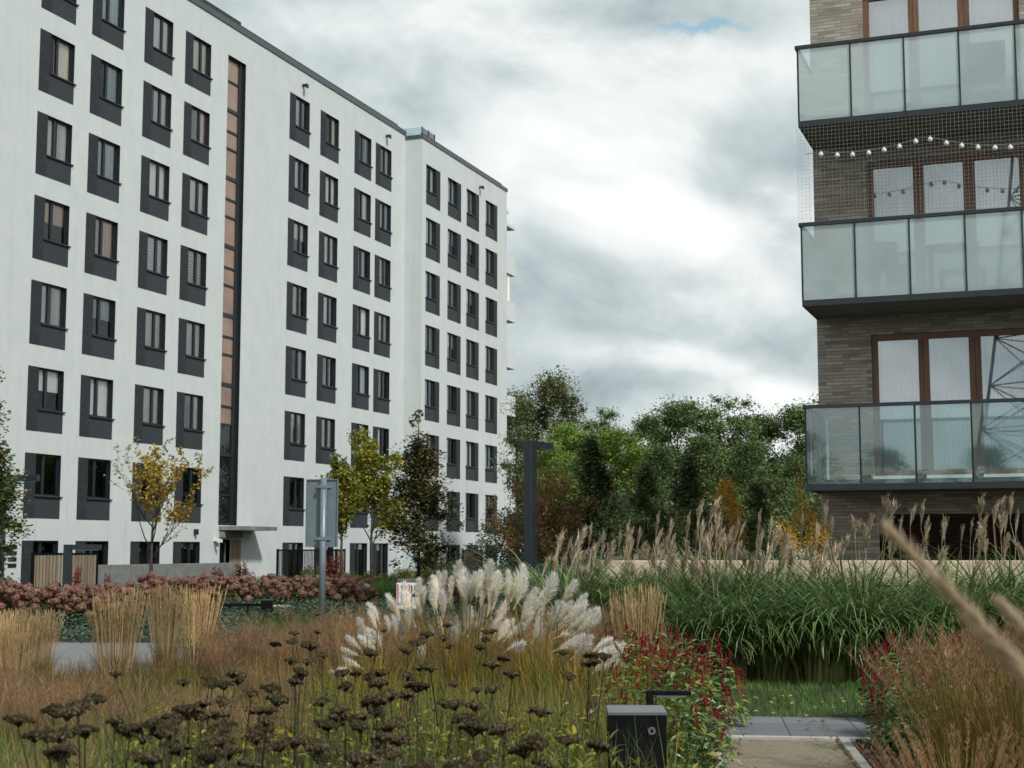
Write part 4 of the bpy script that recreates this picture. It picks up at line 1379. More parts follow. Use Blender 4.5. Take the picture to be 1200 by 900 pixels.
# low black rail, bin, brick pier
p0 = Vector((gx(250, 31), 31, 0))
t = thing('low_rail', 'low black metal rail at the foot of the hydrangeas', 'railing', p0, 0)
link('rail', Acc().box(0, 1.15, -0.02, 0.02, 0.46, 0.52).mesh('rail', M_BLACK), t)
for x in (0.0, 0.38, 0.76, 1.11):
    link('post', Acc().box(x, x + 0.04, -0.019, 0.019, 0, 0.459).mesh('post', M_BLACK), t)
t = thing('litter_bin', 'black litter bin beside the low brick pier', 'bin', (gx(316, 33), 33, 0))
link('body', Acc().bevbox(-0.12, 0.12, -0.12, 0.12, 0.02, 0.50, 0.015).mesh('body', M_BLACK), t)
link('lid', Acc().bevbox(-0.135, 0.135, -0.135, 0.135, 0.501, 0.54, 0.01).mesh('lid', M_DMETAL), t)
t = thing('brick_pier', 'low red brick pier next to the black litter bin', 'wall', (gx(333, 33.3), 33.3, 0))
link('masonry', Acc().box(-0.19, 0.17, -0.15, 0.15, 0, 0.36).mesh('masonry', M_RBRICK), t)
link('cap', Acc().bevbox(-0.21, 0.19, -0.17, 0.17, 0.361, 0.40, 0.01).mesh('cap', M_KERB), t)
# black metal box with a round lock
t = thing('metal_cabinet', 'black metal box with a round chrome lock beside the gravel path', 'cabinet', (gx(744, 8.35), 8.3, 0), R(-2))
link('body', Acc().bevbox(-0.162, 0.158, 0, 0.36, 0, 0.738, 0.006).mesh('body', M_BLACK), t)
link('lid', Acc().bevbox(-0.166, 0.162, -0.004, 0.366, 0.739, 0.756, 0.004).mesh('lid', M_LIDTOP), t)
lk = link('lock', Acc().tube([(0.075, -0.001, 0.655), (0.075, -0.012, 0.655)], 0.022, 16).mesh('lock', M_CHROME, False), t)
link('keyhole', Acc().tube([(0.075, -0.0125, 0.655), (0.075, -0.014, 0.655)], 0.009, 10).mesh('keyhole', M_BLACK), lk)

# boulders behind the grasses
rk = np.random.default_rng(8)
for (u, Y, z, s, lab) in ((672, 30, 0.9, 0.62, 'grey boulder behind the fawn grass plumes near the dark lamp post'),
                          (706, 27, 1.0, 0.5, 'grey boulder between the columnar trees and the sandstone wall end'),
                          (783, 25, 1.33, 0.5, 'small grey boulder under the silvery grass on the raised bed'),
                          (868, 25.5, 1.33, 0.75, 'wide grey boulder below the orange shrub on the raised bed')):
    V, F = SPH(6)
    nz = np.sin(V @ rk.normal(size=(3, 5)) * 3.5).sum(1) * 0.10 + rk.random(len(V)) * 0.12
    a = Acc().add(V * (1 + nz[:, None]) * np.array([s * 0.62, s * 0.5, s * 0.30]), F)
    tag(link('boulder', a.mesh('boulder', M_ROCK), None, (gx(u, Y), Y, z)), lab, 'boulder', 'boulders on the raised bed')

# ------------------------------------------------------------------ trees


def crown_tree(seed, H, cw, base, tr, leafm, barkm, nclump, nleaf, lsize, flat=0.6, shape='round', limbs=16, rcf=0.15, lean=0.0):
    """tapered trunk with limbs and a crown of leaf clumps; returns (trunk mesh, crown mesh)"""
    rg = np.random.default_rng(seed)
    ch = H - base
    cl = []
    ph = rg.random(6) * 6.28
    while len(cl) < nclump:
        t = rg.random()
        if shape == 'round':
            Rr = cw / 2 * max(0.05, 1 - abs(2 * t - 0.9) ** 2.4) ** 0.6
        elif shape == 'column':
            Rr = cw / 2 * (min(1, t / 0.15) ** 0.5) * (1 - t) ** 0.55 * 1.15
        elif shape == 'cone':
            Rr = cw / 2 * (min(1, t / 0.18) ** 0.5) * (1 - t) ** 0.8 * 1.25
        else:
            Rr = cw / 2 * (0.45 + 0.55 * t) * max(0.05, 1 - max(0, (t - 0.72) / 0.28) ** 2) ** 0.5
        az = rg.random() * 6.28
        Rr *= 1 + 0.22 * math.sin(3 * az + ph[0] + 5 * t) + 0.16 * math.sin(5 * az + ph[1] - 7 * t)
        rad = Rr * math.sqrt(0.12 + 0.88 * rg.random())
        cl.append((rad * math.cos(az) + lean * t, rad * math.sin(az), base + ch * t * 0.97))
    cl = np.array(cl)
    tk = Acc()
    top = base + ch * 0.8
    bx = rg.normal(size=2) * 0.02 * H
    tp = [(0, 0, -0.1), (bx[0] * 0.3, bx[1] * 0.3, base * 0.6), (bx[0] * 0.6, bx[1] * 0.6, base + ch * 0.25), (bx[0] + lean * 0.4, bx[1], base + ch * 0.55), (lean * 0.8, 0, top)]
    tk.tube(tp, [tr * 1.25, tr, tr * 0.75, tr * 0.45, tr * 0.12], 8)
    order = rg.permutation(nclump)[:limbs]
    for i in order:
        c = cl[i]
        z0 = max(base * 0.75, c[2] - 0.5 * math.hypot(c[0], c[1]) - 0.15 * ch * rg.random())
        z0 = min(z0, top)
        s = np.array([0, 0, z0])
        m = s * 0.45 + c * 0.55 + np.array([0, 0, -0.04 * H]) + rg.normal(size=3) * 0.02 * H
        r0 = tr * 0.34 * (1 - 0.6 * (z0 - base) / max(ch, 0.1))
        tk.tube([s, m, c], [max(r0, 0.012), max(r0 * 0.6, 0.008), 0.006], 5)
    m = rg.random(nclump) ** 2 * 1.6 + 0.3
    fluffy = nclump > 60
    cnt = np.maximum(3, (m / m.sum() * nleaf).astype(int))
    idx = np.repeat(np.arange(nclump), cnt)
    rc = cw * rcf * (0.55 + 0.55 * m / m.mean()).clip(0.5, 1.5)
    d = rdir(rg, len(idx)) * ((np.minimum(np.abs(rg.normal(size=(len(idx), 1))) * 0.62, 1.05)) if fluffy else (rg.random((len(idx), 1)) ** 0.45))
    P = cl[idx] + d * rc[idx][:, None] * np.array([1, 1, flat])
    V, F = quads4(rg, P, lsize, 0.45)
    return tk.mesh('trunk', barkm, True), Acc().add(V, F).mesh('crown', leafm)


def branch_tree(seed, H, base, spread, tr, leafm, nprim, leafn, lsize, upright=0.6, leafdens=None, barkm=None, leaders=3, tipspread=0.10):
    """young street tree: fine branching, leaves along the twigs"""
    rg = np.random.default_rng(seed)
    tk = Acc()
    tips = []

    def grow(p, d, L, r, dep):
        pts, rad = [p], [r]
        n = 4
        q = p.copy()
        dd = d.copy()
        for i in range(n):
            dd = dd + rg.normal(size=3) * 0.10 + np.array([0, 0, 0.06])
            dd /= np.linalg.norm(dd)
            q = q + dd * L / n
            pts.append(q.copy())
            rad.append(max(0.003, r * (1 - 0.75 * (i + 1) / n)))
            if dep >= 1:
                tips.append(q.copy())
        tk.tube(pts, rad, 5 if dep < 2 else 4)
        if dep < 3:
            for k in range(rg.integers(2, 4) if dep else rg.integers(3, 6)):
                i = rg.integers(1, n + 1)
                az = rg.random() * 6.28
                sd = np.array([math.cos(az), math.sin(az), 0.25 + upright * 0.4])
                nd = dd * 0.55 + sd * 0.6
                nd /= np.linalg.norm(nd)
                grow(pts[i], nd, L * rg.uniform(0.42, 0.66), rad[i] * 0.65, dep + 1)

    top = base + (H - base) * 0.55
    tk.tube([(0, 0, -0.1), (0.02, 0.01, base * 0.6), (0.0, 0.03, base), (0.03, 0, top)], [tr * 1.15, tr, tr * 0.8, tr * 0.3], 8)
    for k in range(nprim):
        z = base + (top - base) * (k / max(1, nprim - 1)) * 0.9
        az = k * 2.4 + rg.random() * 0.8
        fr = (z - base) / (H - base)
        d = np.array([math.cos(az) * (1 - upright), math.sin(az) * (1 - upright), upright])
        d /= np.linalg.norm(d)
        grow(np.array([0.01, 0.01, z]), d, spread * (1.05 - 0.55 * fr), tr * 0.42, 0)
    grow(np.array([0.03, 0, top]), np.array([0.02, 0, 1.0]), (H - top) * 0.62, tr * 0.3, 0)
    tips = np.array(tips)
    if leafdens is not None:
        w = leafdens(tips)
    else:
        w = np.ones(len(tips))
    idx = rg.choice(len(tips), leafn, p=w / w.sum())
    P = tips[idx] + rdir(rg, leafn) * tipspread * rg.random((leafn, 1)) ** 0.5
    V, F = leaves(rg, P, lsize, 0.3, aspect=0.6)
    return tk.mesh('trunk', barkm or M_BARK, True), Acc().add(V, F).mesh('crown', leafm)


def put_tree(name, label, meshes, loc, rz=0.0, sc=None, group=None, cat='tree'):
    t = thing(name, label, cat, loc, rz, group)
    if sc is not None:
        t.scale = sc if hasattr(sc, '__len__') else (sc,) * 3
    link('trunk', meshes[0], t)
    link('crown', meshes[1], t)
    return t


# young trees in front of the white building
YT = branch_tree(21, 4.15, 1.35, 1.75, 0.055, L_YELLOW, 7, 2000, 0.115, 0.55,
                 lambda p: np.clip(0.25 + 0.6 * (p[:, 0] + 0.5) + 0.25 * (p[:, 2] - 2.2), 0.12, 2.0), tipspread=0.10)
put_tree('young_tree', 'thin young tree with sparse yellow leaves before the concrete wall', YT, (gx(180, 42), 42, 0), 0.3)
LT = branch_tree(33, 4.5, 1.6, 1.0, 0.05, L_LIME, 7, 4200, 0.12, 0.72, tipspread=0.18)
put_tree('young_tree', 'yellow-green young tree nearest the grey-backed sign', LT, (gx(402, 43), 43, 0), 1.0, (0.9, 0.9, 0.98), 'yellow-green young trees')
LT2 = branch_tree(34, 5.0, 1.6, 1.25, 0.055, L_LIME, 8, 5600, 0.12, 0.68, tipspread=0.2)
put_tree('young_tree', 'fuller yellow-green young tree beside the dark pyramidal tree', LT2, (gx(436, 44), 44, 0), 0.2, None, 'yellow-green young trees')
DT = crown_tree(41, 5.15, 2.55, 0.95, 0.06, L_MAPLE, M_BARK, 80, 13000, 0.13, 0.9, 'cone', 24, 0.17)
t = put_tree('pyramidal_tree', 'dark green pyramidal tree with a bare leader shoot on top', DT, (gx(490, 46), 46, 0))
rg = np.random.default_rng(4)
a = Acc().tube([(0, 0, 4.8), (0.0, 0.0, 5.4), (-0.03, 0, 5.95)], [0.02, 0.014, 0.006], 5)
link('leader_shoot', a.mesh('leader_shoot', M_BARK), t)
P = np.concatenate([np.array([-0.12, 0, 5.62]) + rdir(rg, 60) * 0.18, np.array([0.0, 0, 5.82]) + rdir(rg, 40) * 0.13])
link('leader_leaves', Acc().add(*leaves(rg, P, 0.12, 0.3, aspect=0.6)).mesh('leader_leaves', L_MAPLE), t)
ET = crown_tree(51, 6.6, 2.15, 0.3, 0.08, L_DARK, M_BARKD, 150, 42000, 0.12, 0.9, 'column', 12, 0.17)
put_tree('columnar_tree', 'tall dark columnar evergreen at the frame edge beside a lamp post', ET, (gx(-37, 36), 36, 0))

# columnar hornbeams and shrubs at the foot of the wood
CT = [crown_tree(61 + i, 4.2, 1.25, 0.25, 0.05, L_DARK, M_BARKD, 70, 10000, 0.10, 0.9, 'column', 8, 0.18) for i in range(2)]
for i, (u, Y, vt, wd, lab) in enumerate(((693, 34, 512, 1.15, 'widest dark columnar tree nearest the dark lamp post'), (757, 35, 540, 0.85, 'narrow dark columnar tree between two others before the wood'),
                                         (808, 36, 533, 0.95, 'dark columnar tree beside the orange shrub'), (887, 37, 562, 0.7, 'reddish tipped columnar tree between orange shrub and brick house'))):
    Hh = at(u, vt, Y).z
    put_tree('columnar_tree', lab, CT[i % 2], (gx(u, Y), Y, 0), i * 1.3, (wd, wd, Hh / 4.2), 'columnar trees before the wood')
RT = branch_tree(71, 3.9, 0.5, 1.7, 0.06, L_RUST, 13, 7500, 0.10, 0.5, tipspread=0.20)
put_tree('rust_tree', 'rounded rust-brown tree behind the dark lamp post', RT, (gx(637, 33), 33, 0), 0.0, (0.66, 0.66, 0.82))
PT = branch_tree(72, 3.3, 0.3, 1.1, 0.03, L_PURPLE, 9, 900, 0.07, 0.55, tipspread=0.12)
put_tree('wispy_shrub', 'wispy greyish purple shrub against the corner of the white building', PT, (gx(597, 34), 34, 0), 0.5, (0.85, 0.85, 0.83), cat='shrub')
OT = crown_tree(73, 2.0, 1.35, 0.2, 0.03, L_ORANGE, M_BARK, 46, 3600, 0.075, 0.9, 'round', 16, 0.17)
put_tree('orange_shrub', 'upright orange shrub standing above the sandstone wall', OT, (gx(850, 28), 28, 1.0), 0.0, (0.56, 0.56, 0.95), cat='shrub')
GT = crown_tree(74, 1.1, 1.3, 0.1, 0.03, L_GOLD, M_BARK, 40, 3000, 0.06, 0.9, 'round', 14, 0.17)
t = put_tree('golden_shrub', 'golden yellow shrub at the corner of the brick house', GT, (gx(941, 24.2), 24.2, 1.33), 0.0, (0.62, 0.62, 0.85), cat='shrub')
rg = np.random.default_rng(14)
sp = np.array([-0.09, 0, 1.0]) + np.column_stack([rg.normal(size=110) * 0.05, rg.normal(size=110) * 0.06, rg.random(110) * 0.8])
link('tall_shoot', Acc().add(*leaves(rg, sp, 0.06, 0.3, aspect=0.6)).mesh('tall_shoot', L_ORANGE), t)
link('shoot_stem', Acc().tube([(-0.05, 0, 0.6), (-0.09, 0, 1.2), (-0.1, 0, 1.8)], [0.01, 0.008, 0.004], 4).mesh('shoot_stem', M_BARK), t)

# the wood
FT = [crown_tree(80, 10, 7.0, 0.8, 0.22, L_FOREST, M_BARKD, 150, 46000, 0.185, 0.5, 'round', 26, 0.15),
      crown_tree(81, 10, 6.0, 0.8, 0.20, L_BRIGHT, M_BARKD, 140, 46000, 0.175, 0.45, 'round', 26, 0.15),
      crown_tree(82, 10, 5.6, 2.0, 0.20, L_OLIVE, M_BARKD, 150, 46000, 0.165, 0.7, 'round', 30, 0.14),
      crown_tree(83, 10, 6.4, 3.6, 0.20, L_FOREST, M_BARKD, 84, 30000, 0.17, 0.5, 'spread', 50, 0.13)]
wood = [  # u, distance, top v, width scale, kind, label
    (648, 74, 440, 0.95, 2, 'tall olive green tree rising beside the white building corner'),
    (606, 102, 462, 0.9, 2, 'olive green tree partly hidden behind the white building'),
    (668, 62, 492, 0.9, 1, 'bright yellow-green tree in front of the tall olive tree'),
    (722, 60, 497, 1.05, 1, 'broad bright green tree in the middle of the wood edge'),
    (700, 78, 476, 0.8, 3, 'slender open tree sticking out above the bright green trees'),
    (645, 60, 512, 0.7, 1, 'bright green tree low behind the rust-brown tree'),
    (760, 72, 489, 0.9, 0, 'dark green tree at the dip of the treeline'),
    (795, 68, 473, 1.0, 0, 'tall dark tree left of the mistletoe tree'),
    (845, 66, 461, 1.05, 3, 'tallest open-crowned tree carrying dark mistletoe balls'),
    (822, 60, 515, 1.0, 0, 'low dark tree below the mistletoe tree'),
    (770, 57, 525, 0.9, 0, 'low green tree behind the narrow columnar tree'),
    (895, 70, 488, 0.95, 0, 'dark green tree between mistletoe tree and brick house'),
    (880, 58, 520, 0.95, 0, 'low dense tree behind the orange shrub'),
    (935, 64, 478, 1.05, 0, 'broad dark tree next to the lowest glass balcony'),
    (975, 66, 468, 1.0, 0, 'dark tree mostly hidden behind the brick house'),
    (935, 55, 535, 0.8, 0, 'small dark tree behind the golden shrub'),
]
for i, (u, Y, vt, ws, kd, lab) in enumerate(wood):
    Hh = at(u, vt, Y).z
    lab = lab.replace('left of', 'next to')
    t = put_tree('woodland_tree', lab, FT[kd], (gx(u, Y), Y, 0), i * 1.7, (ws * Hh / 10 * 0.82, ws * Hh / 10 * 0.82, Hh / 10), 'trees of the wood')
    if kd == 3 and u == 845:
        rg = np.random.default_rng(2)
        for k in range(7):
            c = np.array([-1.6 + 0.75 * k + rg.normal() * 0.3, -1.6, 6.6 + rg.random() * 2.2])
            P = c + rdir(rg, 500) * 0.5 * rg.random((500, 1)) ** 0.4
            mo = link('mistletoe', Acc().add(*quads4(rg, P, 0.14, 0.3)).mesh('mistletoe', L_DARK), t)
            mo.rotation_euler = (0, 0, -i * 1.7)
# understorey in front of the wood
US = [crown_tree(90 + i, 2.6, 3.0, 0.15, 0.05, m, M_BARKD, 46, 5200, 0.11, 0.8, 'round', 10, 0.15) for i, m in enumerate((L_FOREST, L_DARK, L_SHRUB))]
for i in range(14):
    u = 600 + i * 27 + (i % 3) * 6
    Y = 46 + (i * 7 % 9)
    put_tree('understorey_shrub', 'dark green shrub of the thicket along the foot of the wood', US[i % 3], (gx(u, Y), Y, 0), i * 2.1, (1, 1, 1.0 + 0.25 * (i % 3)), 'thicket shrubs', cat='shrub')

# trees and a lattice mast behind the photographer, seen mirrored in the window panes
for i, (x, y, s) in enumerate(((-24, -36, 0.75), (-9, -44, 0.75), (-21, -44, 0.8), (-2, -46, 0.9), (6, -50, 0.85), (-31, -38, 0.9))):
    put_tree('mirrored_tree', 'dark tree mirrored low in the timber framed panes', FT[0], (x, y, 0), i, s, 'trees mirrored in the panes')
t = thing('lattice_mast', 'tall steel lattice mast mirrored in the balcony glass', 'mast', (-13.4, -36.5, 0), 0.3)
Hm = 44.0


def mast_w(z):
    return 3.4 * (1 - z / Hm) ** 1.7 + 0.7


nl = 16
zz = [Hm * i / nl for i in range(nl + 1)]
cor = [(1, 1), (-1, 1), (-1, -1), (1, -1)]
for sx, sy in cor:
    link('leg', Acc().tube([(sx * mast_w(z), sy * mast_w(z), z) for z in zz], 0.10, 5).mesh('leg', M_DMETAL), t)
a = Acc()
for i in range(nl):
    za, zb = zz[i], zz[i + 1]
    wa, wb = mast_w(za), mast_w(zb)
    for k in range(4):
        c0, c1 = cor[k], cor[(k + 1) % 4]
        a.tube([(c0[0] * wa, c0[1] * wa, za), (c1[0] * wb, c1[1] * wb, zb)], 0.038, 4)
        a.tube([(c1[0] * wa, c1[1] * wa, za), (c0[0] * wb, c0[1] * wb, zb)], 0.038, 4)
        a.tube([(c0[0] * wb, c0[1] * wb, zb), (c1[0] * wb, c1[1] * wb, zb)], 0.038, 4)
link('bracing', a.mesh('bracing', M_DMETAL), t)

# ------------------------------------------------------------------ shrubs, hydrangeas and ground cover in the middle distance


def shrub_mesh(seed, r, h, m, n, ls):
    rg = np.random.default_rng(seed)
    k = 26
    c = rdir(rg, k)
    c[:, 2] = np.abs(c[:, 2])
    c = c * (0.3 + 0.6 * rg.random((k, 1))) * np.array([r, r, h * 0.8]) + np.array([0, 0, 0.08])
    idx = rg.integers(0, k, n)
    P = c[idx] + rdir(rg, n) * (rg.random((n, 1)) ** 0.5) * np.array([r, r, h]) * 0.28
    P[:, 2] = np.abs(P[:, 2])
    a = Acc().add(*leaves(rg, P, ls, 0.45, aspect=0.55))
    for i in range(10):
        a.tube([(0, 0, 0), tuple(c[i] * 0.5), tuple(c[i])], [0.012, 0.008, 0.004], 4, 1)
    return a.mesh('foliage', [m, M_BARK])


def put_shrub(name, label, me, x, y, sc, rz=0.0, group=None, cat='shrub', z=0.0):
    o = link(name, me, None, (x, y, z), rz, sc)
    return tag(o, label, cat, group, 'thing')


SH = {k: shrub_mesh(100 + i, 0.6, 0.9, m, 1500, 0.085) for i, (k, m) in enumerate((('dark', L_SHRUB), ('red', L_RED), ('cover', L_COVER), ('silver', L_SILVER), ('lime', L_HERB), ('rust', L_RUST)))}
for (s, y, k, sc, lab) in ((-1.6, -3.1, 'red', (0.6, 0.6, 1.35), 'red-leaved shrub climbing the timber fence at the frame edge'),
                           (0.0, -3.2, 'red', (0.35, 0.35, 1.1), 'thin red shrub at the end of the timber fence'),
                           (8.6, -3.1, 'red', (1.1, 0.9, 1.45), 'pinkish red shrub at the end of the concrete wall'),
                           (6.9, -3.1, 'red', (0.7, 0.6, 1.25), 'small red shrub before the concrete wall'),
                           (13.6, -3.2, 'dark', (1.0, 0.9, 1.35), 'dark green shrub before the black metal fence'),
                           (15.6, -3.3, 'red', (1.2, 0.9, 1.75), 'large burgundy shrub before the black metal fence'),
                           (14.6, -3.2, 'red', (0.6, 0.6, 1.45), 'slim burgundy shrub in the middle of the metal fence'),
                           (29.6, -3.6, 'red', (0.7, 0.6, 1.6), 'red shrub beside the fence beyond the pyramidal tree'),
                           (28.0, -3.4, 'dark', (1.4, 1.0, 1.5), 'dark evergreen shrub under the pyramidal tree'),
                           (24.8, -3.4, 'lime', (0.9, 0.8, 1.4), 'yellowish shrub between the two young trees and the facade')):
    p = lpt(s, y)
    put_shrub('garden_shrub', lab, SH[k], p.x, p.y, sc, s, 'shrubs along the white building')
for i in range(38):
    p = lpt(0.5 + i * 0.98 + (i >= 9) * 2.0, -4.2 - (i % 3) * 0.35)
    put_shrub('hedge_shrub', 'low olive green shrub of the strip behind the hydrangeas', SH['lime' if i % 4 == 1 else 'dark'], p.x, p.y, (0.95, 0.85, 0.72 + 0.12 * (i % 3) + (0.2 if i > 16 else 0)), i * 1.1, 'low shrubs behind the hydrangeas')

# hydrangea: foliage plus its flower heads
rg = np.random.default_rng(15)
fol = shrub_mesh(120, 0.62, 0.85, L_SHRUB, 1100, 0.11)


def head_mesh(seed, m):
    r2 = np.random.default_rng(seed)
    a = Acc()
    V, F = SPH(3)
    a.add(V * np.array([0.070, 0.070, 0.060]), F)
    d = rdir(r2, 170)
    P = d * np.array([0.088, 0.088, 0.075]) * (0.88 + 0.2 * r2.random((170, 1)))
    n = len(P)
    nr = unit(d + r2.normal(size=(n, 3)) * 0.45)
    aa = unit(np.cross(nr, r2.normal(size=(n, 3))))
    bb = np.cross(nr, aa)
    s = 0.019
    Vq = np.stack([P - aa * s, P + bb * s, P + aa * s, P - bb * s], 1).reshape(-1, 3)
    a.add(Vq, np.arange(n * 4).reshape(n, 4))
    return a.mesh('flower_head', m)


HP = [head_mesh(1, L_HYDR), head_mesh(2, L_HYDR), head_mesh(3, L_HYDW)]


def hydrangea(seed, white):
    r2 = np.random.default_rng(seed)
    t = thing('hydrangea', '', 'hydrangea', (0, 0, 0))
    link('foliage', fol, t)
    n = 30
    for i in range(n):
        z = 1 - (i + 0.5) / n * 0.92
        az = i * 2.399
        rr_ = math.sqrt(max(0, 1 - z * z))
        q = (0.64 * rr_ * math.cos(az) + r2.normal() * 0.05, 0.64 * rr_ * math.sin(az) + r2.normal() * 0.05, 0.22 + 0.72 * z + r2.normal() * 0.05)
        o = link('flower_head', HP[2] if i in white else HP[int(r2.integers(0, 2))], t, q, r2.random() * 6)
        o.rotation_euler = (r2.normal() * 0.4, r2.normal() * 0.4, r2.random() * 6)
        o.scale = (r2.uniform(0.85, 1.3),) * 3
    return t


hyd = [hydrangea(1, ()), hydrangea(2, ()), hydrangea(3, (9, 20))]
used = [False] * 3
spots = []
for i in range(10):                                       # nearer bank behind the low lamp
    spots.append((gx(-8 + i * 17.5, 31 + (i % 2) * 1.5), 31 + (i % 2) * 1.6, 1.0, 'dusty pink hydrangea of the bank beside the low black lamp post', 'hydrangeas by the low lamp'))
for i in range(17):
    u = 172 + i * 15.2
    Y = 39.5 + (i % 3) * 1.0
    spots.append((gx(u, Y), Y, 1.02, 'rusty pink hydrangea of the long bank before the entrance', 'hydrangeas before the entrance'))
for i in range(5):
    u = 520 + i * 17
    spots.append((gx(u, 38), 38, 0.9, 'deep pink hydrangea behind the pampas plumes', 'hydrangeas behind the pampas'))
for i, (x, y, s, lab, grp) in enumerate(spots):
    k = (2 if (i % 4 == 2 and grp == 'hydrangeas before the entrance') else i % 2)
    src = hyd[k]
    if not used[k]:
        used[k] = True
        o = src
        o.location = (x, y, 0)
    else:
        o = dup(src, (x, y, 0), i * 1.37, (s, s, s * (0.84 + 0.05 * (i % 3))))
    o['label'], o['group'] = lab, grp
    if k == 2:
        o['label'] = 'pink hydrangea with a few cream heads in the bank before the entrance'


def scatter_stuff(name, label, cat, m, n, poly, zfun, maker, seed):
    r2 = np.random.default_rng(seed)
    q = r2.random((n, 2))
    p = np.array(poly, float)
    P = (p[0] * (1 - q[:, :1]) * (1 - q[:, 1:]) + p[1] * q[:, :1] * (1 - q[:, 1:]) + p[2] * q[:, :1] * q[:, 1:] + p[3] * (1 - q[:, :1]) * q[:, 1:])
    V, F = maker(r2, P, zfun(r2, P))
    return tag(link(name, Acc().add(V, F).mesh(name, m)), label, cat, kind='stuff')


lump = lambda P, k=1.3: 0.5 + 0.25 * np.sin(P[:, 0] * k * 2.1 + 1.3 * np.sin(P[:, 1] * k)) + 0.25 * np.sin(P[:, 1] * k * 1.7 + P[:, 0])
scatter_stuff('ground_cover', 'low grey-green ground cover in front of the hydrangeas', 'ground cover', L_COVER, 30000,
              [(-9, 31.5), (0.5, 27.5), (1.5, 36), (-9, 38)], lambda r, P: (0.12 + 0.40 * lump(P, 1.8)) * r.random(len(P)) ** 0.5,
              lambda r, P, z: leaves(r, np.column_stack([P, z]), 0.085, 0.6), 31)
scatter_stuff('meadow_grass', 'green ornamental grass band in front of the white building', 'grass', G_LAWN, 14000,
              [(-7.5, 40.5), (-0.3, 41), (0.2, 47), (-8.5, 46)], lambda r, P: 0 * P[:, 0],
              lambda r, P, z: blades(r, np.column_stack([P, z]), r.random(len(P)) * 6.28, 0.55 + 0.35 * r.random(len(P)), 0.02, 0.1, 0.9, 3), 32)
scatter_stuff('garden_ground_cover', 'dark low planting between hydrangeas and the white building', 'ground cover', L_SHRUB, 22000,
              [(-20, 36), (-4, 42), (6, 82), (-14, 50)], lambda r, P: (0.1 + 0.3 * lump(P, 0.9)) * r.random(len(P)),
              lambda r, P, z: leaves(r, np.column_stack([P, z]), 0.13, 0.6), 33)
scatter_stuff('bank_ground_cover', 'mixed green planting on the slope below the columnar trees', 'ground cover', L_COVER, 30000,
              [(-0.3, 23), (1.6, 22.6), (7, 40), (-1.5, 40)], lambda r, P: np.where(P[:, 1] < 26, 0.5, 0.9) + 0.5 * lump(P, 1.4) * r.random(len(P)),
              lambda r, P, z: leaves(r, np.column_stack([P, z]), 0.08, 0.5), 34)
scatter_stuff('bed_ground_cover', 'grey-green planting on the raised bed above the sandstone wall', 'ground cover', L_COVER, 16000,
              [(1.4, 22.2), (5.0, 22.3), (6.5, 29), (1.0, 29)], lambda r, P: 1.25 + 0.38 * lump(P, 2.2) * r.random(len(P)),
              lambda r, P, z: leaves(r, np.column_stack([P, z]), 0.06, 0.5), 35)

scatter_stuff('walk_edge_cover', 'dark green planting between the pale walk and the pink hydrangeas', 'ground cover', L_COVER, 16000,
              [(-14, 26.6), (-4.2, 25.6), (-4.4, 31.8), (-14, 31.5)], lambda r, P: (0.08 + 0.40 * lump(P, 1.6)) * r.random(len(P)) ** 0.6,
              lambda r, P, z: leaves(r, np.column_stack([P, z]), 0.085, 0.6), 36)
for i, (u, Y, k, sc) in enumerate(((215, 9.6, 'cover', 0.62), (262, 10.4, 'silver', 0.5), (310, 9.2, 'cover', 0.6), (180, 10.8, 'dark', 0.6), (352, 10.2, 'rust', 0.6), (140, 9.4, 'cover', 0.5),
                                   (395, 12.5, 'dark', 0.62), (70, 10.6, 'rust', 0.62), (290, 11.8, 'dark', 0.6), (240, 8.6, 'dark', 0.58))):
    put_shrub('tangled_perennial', 'withered grey-green perennial tangled among the rust grass', SH[k], gx(u, Y), Y, (sc, sc, sc * 1.05), i * 1.3, 'tangled perennials of the near bed', 'perennial')

# silvery and white flowered shrubs on the raised bed
for (u, Y, z, k, sc, lab) in ((752, 26, 1.1, 'silver', (0.5, 0.5, 0.55), 'pale silvery shrub above the wall below the narrow columnar tree'),
                              (908, 25, 1.3, 'silver', (0.45, 0.45, 0.5), 'pale silvery shrub between the orange and golden shrubs'),
                              (815, 26.5, 1.2, 'dark', (0.7, 0.7, 0.7), 'dark rounded shrub next to the orange shrub'),
                              (720, 27, 0.9, 'dark', (0.9, 0.9, 0.9), 'dark green shrub at the end of the sandstone wall'),
                              (893, 27, 1.2, 'dark', (0.8, 0.8, 0.85), 'dark rounded shrub behind the silvery one'),
                              (652, 27, 0.3, 'cover', (1.0, 1.0, 1.2), 'grey-green shrub beside the foot of the dark lamp post')):
    put_shrub('bed_shrub', lab, SH[k], gx(u, Y), Y, sc, u * 0.1, 'shrubs on the raised bed', z=z)
rg = np.random.default_rng(77)
P = rdir(rg, 420) * np.array([0.22, 0.2, 0.16]) * rg.random((420, 1)) ** 0.4 + np.array([0, 0, 0.2])
put_shrub('flowering_shrub', 'small white flowering shrub below the golden shrub', Acc().add(*quads4(rg, P, 0.035, 0.3, 0.8)).mesh('flowering_shrub', L_WHITEF), gx(944, 23.6), 23.6, 1, 0, z=1.3)

# ------------------------------------------------------------------ tall grasses


def disc(r2, n, r, p=0.5):
    az = r2.random(n) * 6.28
    rr_ = r * r2.random(n) ** p
    return np.column_stack([rr_ * np.cos(az), rr_ * np.sin(az), np.zeros(n)]), az


